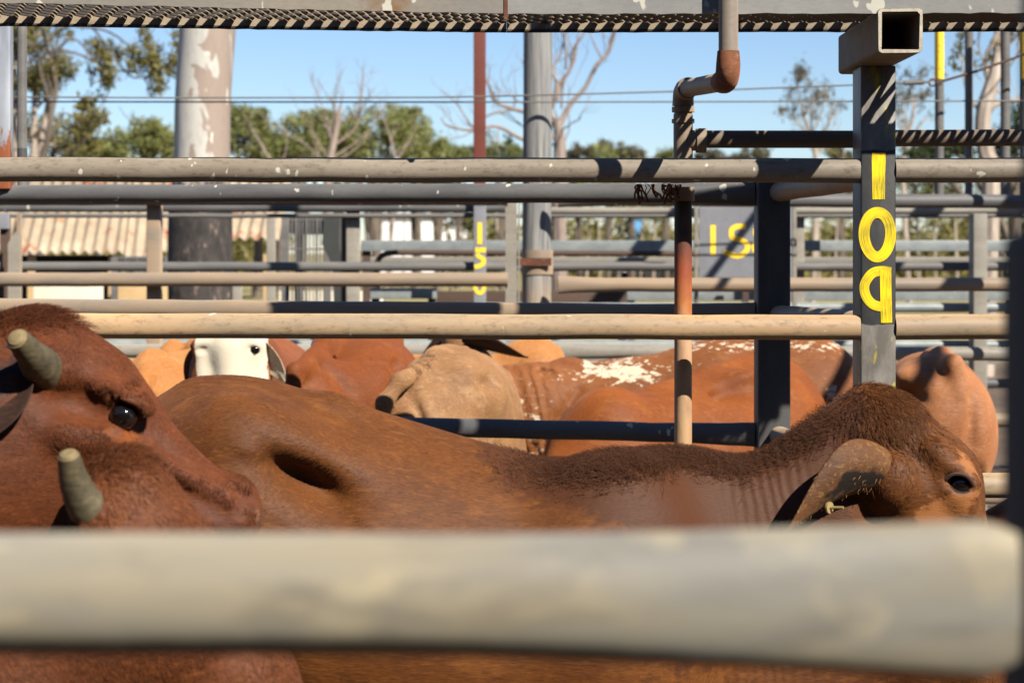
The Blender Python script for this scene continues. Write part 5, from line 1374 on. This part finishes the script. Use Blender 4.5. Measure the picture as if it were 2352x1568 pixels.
# ================================================================== a whole beast for the pens behind
def beast(loc, head, yaw, label, mat, scale=1.0, hump=1.0, group='cattle in the second pen', attrs=None, fat=1.0, poll=(1.0, 0, 1.30), fwd=(.75, 0, -.66), ears=None, h=.0135, seed=0, spine=1.0, turn=0.0, hs=1.0):
    S = Skin(np.arange(-1.05, 1.5, h), np.arange(-.75, .75, h), np.arange(-.02, 1.62, h))
    f = fat
    S.chain([((-.50, 0, .90), .265), ((-.1, 0, .86), .295), ((.36, 0, .89), .28)], .06, .9 * f)
    S.ell((-.57, 0, .97), (.23, .225 * f, .265), .06)
    for sd in (-1, 1):
        S.ell((-.36, sd * .195 * f, 1.125), (.085, .05, .05), .075); S.ell((-.76, sd * .085, 1.06), (.05, .045, .05), .05)
        S.ell((-.24, sd * .275 * f, 1.05), (.085, .07, .075), .06, sub=True)
        S.ell((.42, sd * .15, .94), (.17, .11, .31), .06); S.ell((-.58, sd * .14, .80), (.21, .12, .30), .06)
    S.cone((-.62, 0, 1.215), (-.82, 0, 1.13), .04, .03, .05); S.cone((-.62, 0, 1.205), (.3, 0, 1.19 * spine), .03, .03, .07)
    if hump: S.ell((.42, 0, 1.19 + .035 * hump), (.155, .08, .06 + .065 * hump), .06)
    p = Vector(poll); fw = Vector(fwd).normalized(); sdv = fw.cross(Vector((0, 0, 1))).normalized() if abs(fw.z) < .98 else Vector((0, 1, 0)); up = sdv.cross(fw)
    Q = Matrix.Rotation(math.radians(turn), 3, 'Z'); fw, sdv, up = Q @ fw, Q @ sdv, Q @ up
    nm = Vector((.45, 0, 1.02)).lerp(p, .55) + Vector((0, 0, -.08))
    S.chain([((.45, 0, 1.0), .215), (nm, .145), (p - Vector((0, 0, .07)), .10)], .06, .85)
    S.ell((.62, 0, .82), (.2, .035, .19), .06)
    R = Matrix((fw, sdv, up)).transposed()
    S.ell(p + fw * .09 - up * .02, tuple(hs * q for q in (.13, .105, .085)), .04, R)
    S.chain([(p + fw * .10 - up * .02, .088 * hs), (p + fw * .28 - up * .03, .070 * hs), (p + fw * .40 - up * .035, .058 * hs)], .03)
    S.ell(p + fw * .43 - up * .035, tuple(hs * q for q in (.05, .072, .055)), .03, R)
    for sd in (-1, 1):
        S.ell(p + fw * .165 + sdv * sd * .088 * hs + up * .018, (.045, .026, .030), .02, R)
        S.ell(p + fw * .455 + sdv * sd * .042 - up * .005, (.018, .014, .012), .01, R, sub=True)
        S.ell(p + fw * .13 + sdv * sd * .06 - up * .09, (.1, .04, .07), .04, R)
    legs(S, 0, 0)
    S.chain([((-.84, 0, 1.12), .028), ((-.89, 0, .9), .022), ((-.88, 0, .55), .017), ((-.88, 0, .38), .032), ((-.88, 0, .28), .015)], .03)
    root = cow_thing((0, 0, 0), label, group)
    S.build('body', mat, root, attrs)
    for sd in (-1, 1): sphere(root, 'eye', p + fw * .175 + sdv * sd * .097 * hs + up * .020, .021, M['eye'])
    if ears is None:
        for sd in (-1, 1):
            b0 = p + fw * .03 + sdv * sd * .105 - up * .03; t0 = b0 + sdv * sd * .13 - fw * .02 + Vector((0, 0, -.13))
            ear(root, b0, t0, .105, (fw * .5 + up * .8), (mat, F['ear_in']), .55, name='ear')
    root.location = loc; root.rotation_euler = (0, 0, math.radians(yaw)); root.scale = (scale,) * 3
    return root, S
EARS = []

def grid(x0, x1, y0, y1, h=.011): return Skin(np.arange(x0, x1, h), np.arange(y0, y1, h * 1.25), uneven([(-.02, .85, .022), (.85, 1.52, h)]))
def stand(S, hips, shoulders, yaw):
    """two hind and two fore legs under the given ground points"""
    c, s_ = math.cos(math.radians(yaw)), math.sin(math.radians(yaw))
    for (gx, gy), kind in ((hips, 0), (shoulders, 1)):
        for sd in (-.14, .14):
            q = lambda f, z: (gx + c * f - s_ * sd, gy + s_ * f + c * sd, z)
            if kind: S.chain([(q(0, .75), .09), (q(.03, .43), .055), (q(.02, .14), .036), (q(.05, .04), .05)], .04)
            else: S.chain([(q(.08, .78), .12), (q(-.10, .48), .062), (q(-.07, .14), .038), (q(-.03, .04), .05)], .04)
def head_low(S, neck, poll, fwd):
    """simple long head at the end of a neck: neck points with radii, then the face"""
    S.chain(neck, .05, .85); p, f = Vector(poll), Vector(fwd).normalized()
    S.ell(p, (.09, .09, .09), .04); S.chain([(p, .09), (p + f * .2, .08), (p + f * .42, .06)], .03)

# dun cow seen from behind (H)
rH = cow_thing((-.15, 6.3, 0), 'grey dun cow seen from behind with a dark spine stripe and a hollow flank', 'cattle in the second pen')
S = grid(-0.82, 0.61, 5.67, 8.17); S.rs = 1.036
S.ell(at(962, 1010, 6.170), (.152, .20, .205), .05)
S.ell(at(1040, 908, 6.370), (.19, .25, .165), .06); S.ell(at(1080, 985, 6.720), (.192, .45, .275), .06)
S.ell(at(1000, 1070, 6.200), (.165, .16, .30), .06); S.ell(at(1095, 1060, 7.120), (.19, .32, .30), .06)
S.cone(at(926, 872, 6.020), at(1003, 820, 6.280), .026, .024, .04); S.cone(at(1003, 820, 6.280), at(1065, 806, 6.620), .024, .02, .05)
S.ell(at(1062, 858, 6.200), (.05, .05, .035), .05)
S.chain([(at(916, 878, 6.020), .026), (at(882, 925, 5.990), .022), (at(866, 1010, 5.980), .018), (at(860, 1300, 5.990), .016), (at(860, 1420, 5.990), .03)], .035)
p = S.hit(1124, 880); S.ell(p, (.034, .03, .014), .045, roty(-.1), sub=True)
p = S.hit(930, 930); S.cone(S.hit(942, 905), S.hit(985, 1010), .008, .012, .04, sub=True)
head_low(S, [(at(1100, 940, 7.320), .19), (at(1085, 900, 7.620), .13), (at(1075, 830, 7.820), .10)], at(1068, 785, 7.870), (-.1, .75, -.6))
stand(S, (-.12, 6.17), (.02, 7.22), 80)
spineH = [at(926, 872, 6.020), at(1003, 820, 6.280), at(1065, 806, 6.620)]
A_H = {'crest': lambda V: np.maximum.reduce([.62 * gauss(dist(V, Vector(spineH[0]).lerp(spineH[1], t) - Vector((0, .02, 0))), .05) for t in (.3, .55, .8, 1)] + [.5 * gauss(dist(V, at(866, 975, 5.960)), .035), .5 * gauss(dist(V, at(862, 1020, 5.960)), .04)])}
S.build('body', F['dun'], rH, A_H)
ear(rH, at(1062, 786, 7.720), at(1212, 822, 7.580), .135, (-.1, -.55, -.8), (F['ear_dark'], F['ear_dark']), .7)
ear(rH, at(1040, 780, 7.940), at(960, 830, 8.020), .12, (.1, .6, -.7), (F['ear_dark'], F['ear_in']), .6)
# bright orange cow (G)
rG = cow_thing((-.55, 6.6, 0), 'bright orange cow seen from behind between the white face and the dun cow', 'cattle in the second pen')
S = grid(-1.2, .15, 5.9, 8.1)
S.ell(at(722, 962, 6.2), (.122, .19, .20), .05); S.ell(at(765, 1030, 6.25), (.17, .17, .30), .06)
S.ell(at(850, 905, 6.6), (.185, .40, .215), .05); S.ell(at(880, 975, 6.95), (.185, .42, .33), .06)
S.cone(at(694, 845, 6.06), at(742, 795, 6.35), .03, .03, .05); S.cone(at(742, 795, 6.35), at(800, 765, 6.8), .03, .03, .05)
S.cone(S.hit(912, 838), S.hit(935, 800), .012, .012, .05, sub=True); S.cone(S.hit(912, 838), S.hit(925, 930), .012, .010, .05, sub=True)
S.cone(S.hit(745, 842), S.hit(800, 900), .008, .008, .05, sub=True)
S.chain([(at(676, 850, 6.02), .03), (at(664, 980, 5.99), .024), (at(664, 1350, 6.0), .02), (at(664, 1480, 6.0), .03)], .03)
head_low(S, [(at(890, 930, 7.3), .19), (at(880, 880, 7.6), .13), (at(875, 800, 7.8), .10)], at(872, 770, 7.85), (.1, .8, -.5))
stand(S, (-.62, 6.3), (-.5, 7.3), 80)
S.build('body', F['orange_deep'], rG, {'frost': lambda V: .60 * gauss(dist(V, at(865, 790, 6.25)), .07) + .5 * gauss(dist(V, at(790, 800, 6.2)), .05)})
# orange cow (J)
rJ = cow_thing((.55, 6.1, 0), 'smooth orange cow standing behind the thin rusty down pipe and dark post', 'cattle in the second pen')
S = grid(-0.23, 1.72, 5.87, 7.67); S.rs = 1.094
S.chain([(at(1412, 1052, 6.370), .212), (at(1560, 1088, 6.620), .300), (at(1705, 1045, 6.890), .330)], .05)
S.ell(at(1772, 1015, 7.020), (.196, .25, .305), .06); S.ell(at(1398, 965, 6.310), (.10, .12, .10), .06)
S.cone(at(1500, 912, 6.520), at(1620, 868, 6.690), .026, .026, .05); S.cone(at(1620, 868, 6.690), at(1740, 828, 6.920), .026, .03, .05)
S.ell(S.hit(1690, 872), (.07, .05, .028), .05, roty(-.35))
S.ell(S.hit(1672, 905), (.075, .035, .018), .06, roty(-.28), sub=True)
S.cone(S.hit(1370, 990), S.hit(1345, 1060), .008, .01, .06, sub=True)
S.chain([(at(1895, 930, 7.190), .03), (at(1912, 1100, 7.190), .024), (at(1912, 1400, 7.190), .03)], .03)
head_low(S, [(at(1385, 1090, 6.290), .20), (at(1300, 1200, 6.120), .14), (at(1270, 1290, 6.070), .10)], at(1262, 1310, 6.050), (-.3, -.1, -.9))
stand(S, (.95, 7.02), (.38, 6.42), 222)
S.build('body', F['orange'], rJ)
# roan with white flecks (I)
rI = cow_thing((.6, 7.05, 0), 'roan tan cow with white speckled flank and folded neck behind the orange one', 'cattle in the second pen')
S = grid(-0.50, 1.76, 7.02, 7.97); S.rs = 1.060
S.chain([(at(1335, 1008, 7.470), .295), (at(1450, 1010, 7.470), .305), (at(1650, 985, 7.470), .335), (at(1830, 965, 7.470), .315)], .05, .9)
S.ell(at(1868, 960, 7.470), (.19, .24, .31), .06); S.ell(at(1302, 868, 7.470), (.085, .09, .078), .05)
S.chain([(at(1292, 965, 7.420), .20), (at(1222, 945, 7.370), .178), (at(1165, 935, 7.370), .14), (at(1090, 960, 7.420), .12)], .05, .8)
S.ell(at(1235, 1050, 7.400), (.12, .06, .2), .06)
S.cone(S.hit(1330, 895), S.hit(1285, 960), .009, .010, .035, sub=True); S.cone(S.hit(1285, 960), S.hit(1222, 1055), .010, .010, .035, sub=True)
S.ell(S.hit(1252, 856) + Vector((0, .02, .0)), (.022, .04, .012), .035, sub=True)
S.chain([(at(1985, 900, 7.470), .03), (at(2003, 1000, 7.470), .024), (at(2003, 1400, 7.470), .03)], .03)
head_low(S, [(at(1110, 950, 7.420), .13), (at(1060, 1000, 7.420), .11)], at(1040, 1020, 7.420), (-.6, 0, -.8))
stand(S, (1.2, 7.47), (.3, 7.47), 180)
pI = lambda px, py: at(px, py, 7.17)
A_I = {'white': lambda V: .50 * np.exp(-(((V[:, 0] - pI(1455, 0).x) / .10) ** 2 + ((V[:, 2] - pI(0, 862).z) / .05) ** 2)) + .40 * np.exp(-(((V[:, 0] - pI(1400, 0).x - (V[:, 2] - pI(0, 850).z) * .8) / .22) ** 2 + ((V[:, 2] - pI(0, 858).z) / .05) ** 2))
       + .42 * gauss(V[:, 2] - pI(0, 800).z, .022) * sstep(V[:, 0], pI(1440, 0).x, pI(1530, 0).x) + .5 * gauss(V[:, 0] - pI(1355, 0).x, .02) * sstep(V[:, 2], pI(0, 880).z, pI(0, 830).z) + .36 * sstep(-V[:, 0], -pI(1280, 0).x, -pI(1220, 0).x) * (1 - sstep(V[:, 2], pI(0, 930).z, pI(0, 880).z)) + .6 * gauss(V[:, 0] - pI(1915, 0).x, .03) * (1 - sstep(V[:, 2], pI(0, 900).z, pI(0, 860).z)),
       'crest': lambda V: .62 * gauss(dist(V, S.ax and at(1296, 838, 7.420)), .085) + .5 * gauss(dist(V, at(1250, 858, 7.400)), .04),
       'fold': lambda V: .9 * (1 - sstep(V[:, 0], pI(1255, 0).x, pI(1335, 0).x))}
S.build('body', F['roan'], rI, A_I)
# tan rump at the right (K)
rK = cow_thing((1.32, 6.2, 0), 'tan rump with dark shadow bands right of post 109', 'cattle in the second pen')
S = grid(0.86, 1.97, 5.80, 8.00); S.rs = 1.049
S.ell(at(2152, 965, 6.220), (.178, .22, .20), .05); S.ell(at(2225, 1010, 6.140), (.075, .13, .16), .04); S.ell(at(2120, 1040, 6.200), (.16, .17, .30), .06)
S.ell(at(2140, 985, 6.800), (.205, .45, .275), .06); S.ell(at(2110, 1010, 7.300), (.2, .3, .3), .06)
S.cone(at(2190, 835, 6.060), at(2162, 822, 6.250), .026, .028, .04); S.cone(at(2162, 822, 6.250), at(2140, 815, 6.700), .028, .024, .05)
S.chain([(at(2192, 838, 6.070), .026), (at(2208, 900, 6.040), .022), (at(2212, 1000, 6.035), .018), (at(2214, 1350, 6.050), .016), (at(2214, 1450, 6.050), .03)], .035)
S.ell(S.hit(2092, 868), (.05, .05, .03), .05); S.ell(S.hit(2085, 915) , (.05, .05, .022), .05, sub=True)
S.cone(S.hit(2232, 900), S.hit(2226, 1020), .006, .006, .04, sub=True)
head_low(S, [(at(2100, 980, 7.400), .19), (at(2095, 950, 7.700), .13)], at(2090, 930, 7.800), (-.3, .75, -.6))
stand(S, (1.36, 6.28), (1.3, 7.30), 96)
S.build('body', F['tanrump'], rK)
rE, _ = beast((-1.40, 7.85, 0), None, 88, 'pale orange back left of the white faced cow', F['orange_light'], 1.0, .3, poll=(1.0, -.1, 1.1))
rL, _ = beast((-.30, 8.35, 0), None, 12, 'pale orange back showing just right of the white face', F['orange_light'], .96, .5, poll=(.95, 0, .95), fwd=(.5, 0, -.85))
# white faced cow looking at the camera (F)
dF = 6.5
rF = cow_thing((-.9, 7.0, 0), 'red cow with a bright white face looking at the camera', 'cattle in the second pen')
S = Skin(np.arange(-1.5, -.25, .0085), np.arange(6.2, 8.5, .013), uneven([(-.02, .85, .022), (.85, 1.52, .0075)]))
f_ = lambda px, py, l=0: at(px, py, dF + l)
S.ell(f_(536, 792), (.118, .095, .125), .04); S.ell(f_(534, 745, .02), (.09, .08, .06), .05)
S.chain([(f_(536, 810), .106), (f_(540, 890, -.01), .096), (f_(544, 965, -.03), .078), (f_(546, 1015, -.05), .068)], .03, .85)
S.cone(f_(528, 800, -.065), f_(538, 980, -.085), .042, .040, .04); S.ell(f_(547, 1022, -.07), (.08, .06, .055), .03)
for px, l in ((586, 1), (460, -1)):
    S.ell(f_(px - 3 * l, 786, -.055), (.042, .032, .022), .03, roty(.35 * l)); S.ell(f_(px, 806, -.052), (.030, .028, .028), .02)
    S.cone(f_(px - 4 * l, 838, -.045), f_(px - 22 * l, 930, -.06), .024, .018, .04); S.ell(f_(px + 6 * l, 880, .02), (.03, .07, .09), .05)
    S.ell(f_(px - 2 * l, 804, -.088), (.022, .022, .012), .008, roty(.25 * l), sub=True)
S.chain([(f_(545, 840, .12), .16), (f_(575, 930, .55), .23), (f_(610, 980, 1.1), .29)], .06, .95)
S.ell(f_(600, 950, 1.35), (.29, .6, .34), .06)
stand(S, (-.80, 8.2), (-.92, 7.2), -95)
def whiteF(V):
    z = V[:, 2]; ax_ = np.interp(-z, [-f_(0, p).z for p in (740, 800, 900, 1010)], [f_(p, 800).x for p in (535, 536, 540, 546)])
    w = np.abs(V[:, 0] - ax_); return 1.3 * (1 - sstep(w, .105, .135)) * (1 - sstep(V[:, 1], dF + .02, dF + .09)) * sstep(z, .88, .92)
eR, eL = f_(585, 804, -.075), f_(459, 804, -.050)
S.build('body', F['whiteface'], rF, {'white': whiteF, 'eyerim': lambda V: 1.1 * gauss(dist(V, eR), .019) + 1.1 * gauss(dist(V, eL), .019)})
sphere(rF, 'eye', f_(585, 804, -.058), .0235, M['eye']); sphere(rF, 'eye', f_(460, 804, -.040), .0235, M['eye'])
ear(rF, f_(602, 792, .0), f_(660, 880, -.02), .10, (.4, .8, .35), (F['whiteear'], F['ear_in']), .5)
ear(rF, f_(462, 808, .02), f_(436, 905, .02), .095, (.5, -.7, -.35), (F['ear_brown'], F['whiteface']), .55)
rD, SD = beast((1.715, 3.90, 0), None, 4, 'rust brown cow side at the right edge behind the lowered head', F['rust'], .93, .4, group='cattle in the front pen', h=.0115)
coat(SD, 'coat', F['rust'], rD, 30000, .010, .0005, lambda P: np.tile([-.8, 0, -.5], (len(P), 1)), lambda Cn, N: (Cn[:, 0] < -.3) * (Cn[:, 2] > .95), .15, 8, .25)
# ================================================================== LIGHT, SKY, CAMERA
SUN_DIR = Vector((-.74, .90, -1.0)).normalized()          # the way the light travels
elev = math.asin(-SUN_DIR.z); az = math.atan2(-SUN_DIR.x, -SUN_DIR.y)   # azimuth from +Y towards +X
w = bpy.data.worlds.new('World'); bpy.context.scene.world = w; w.use_nodes = True
nt = w.node_tree; bg = nt.nodes['Background']; sky = nt.nodes.new('ShaderNodeTexSky'); sky.sky_type = 'NISHITA'
sky.sun_disc = False; sky.sun_elevation = elev; sky.sun_rotation = az; sky.air_density = 1.0; sky.dust_density = .0; sky.ozone_density = 3.0
tint = nt.nodes.new('ShaderNodeMix'); tint.data_type = 'RGBA'; tint.blend_type = 'MULTIPLY'; tint.inputs[0].default_value = 1; tint.inputs[7].default_value = (.90, .97, 1.12, 1)
nt.links.new(sky.outputs[0], tint.inputs[6]); nt.links.new(tint.outputs[2], bg.inputs[0]); bg.inputs[1].default_value = .05
L = bpy.data.lights.new('sun', 'SUN'); L.energy = 5.0; L.angle = math.radians(.53); L.color = (1, .93, .82)
so = bpy.data.objects.new('sun', L); C.objects.link(so); so.rotation_euler = SUN_DIR.to_track_quat('-Z', 'Y').to_euler(); so.location = (6, -5, 9)
cam = bpy.data.cameras.new('camera'); co = bpy.data.objects.new('camera', cam); C.objects.link(co)
co.location = (0, 0, CAM_Z); co.rotation_euler = (math.radians(90), 0, 0)
cam.sensor_width = 36; cam.lens = F_PX / 2352 * 36; cam.shift_y = -(784 - HY) / 2352
cam.clip_start = .05; cam.clip_end = 3000
cam.dof.use_dof = True; cam.dof.focus_distance = 4.0; cam.dof.aperture_fstop = 5.8
sc = bpy.context.scene; sc.camera = co
sc.view_settings.view_transform = 'Standard'; sc.view_settings.look = 'None'; sc.view_settings.exposure = 1.2; sc.view_settings.gamma = 1
sc.cycles.use_denoising = True
sc.cycles.max_bounces = 8; sc.cycles.transparent_max_bounces = 8
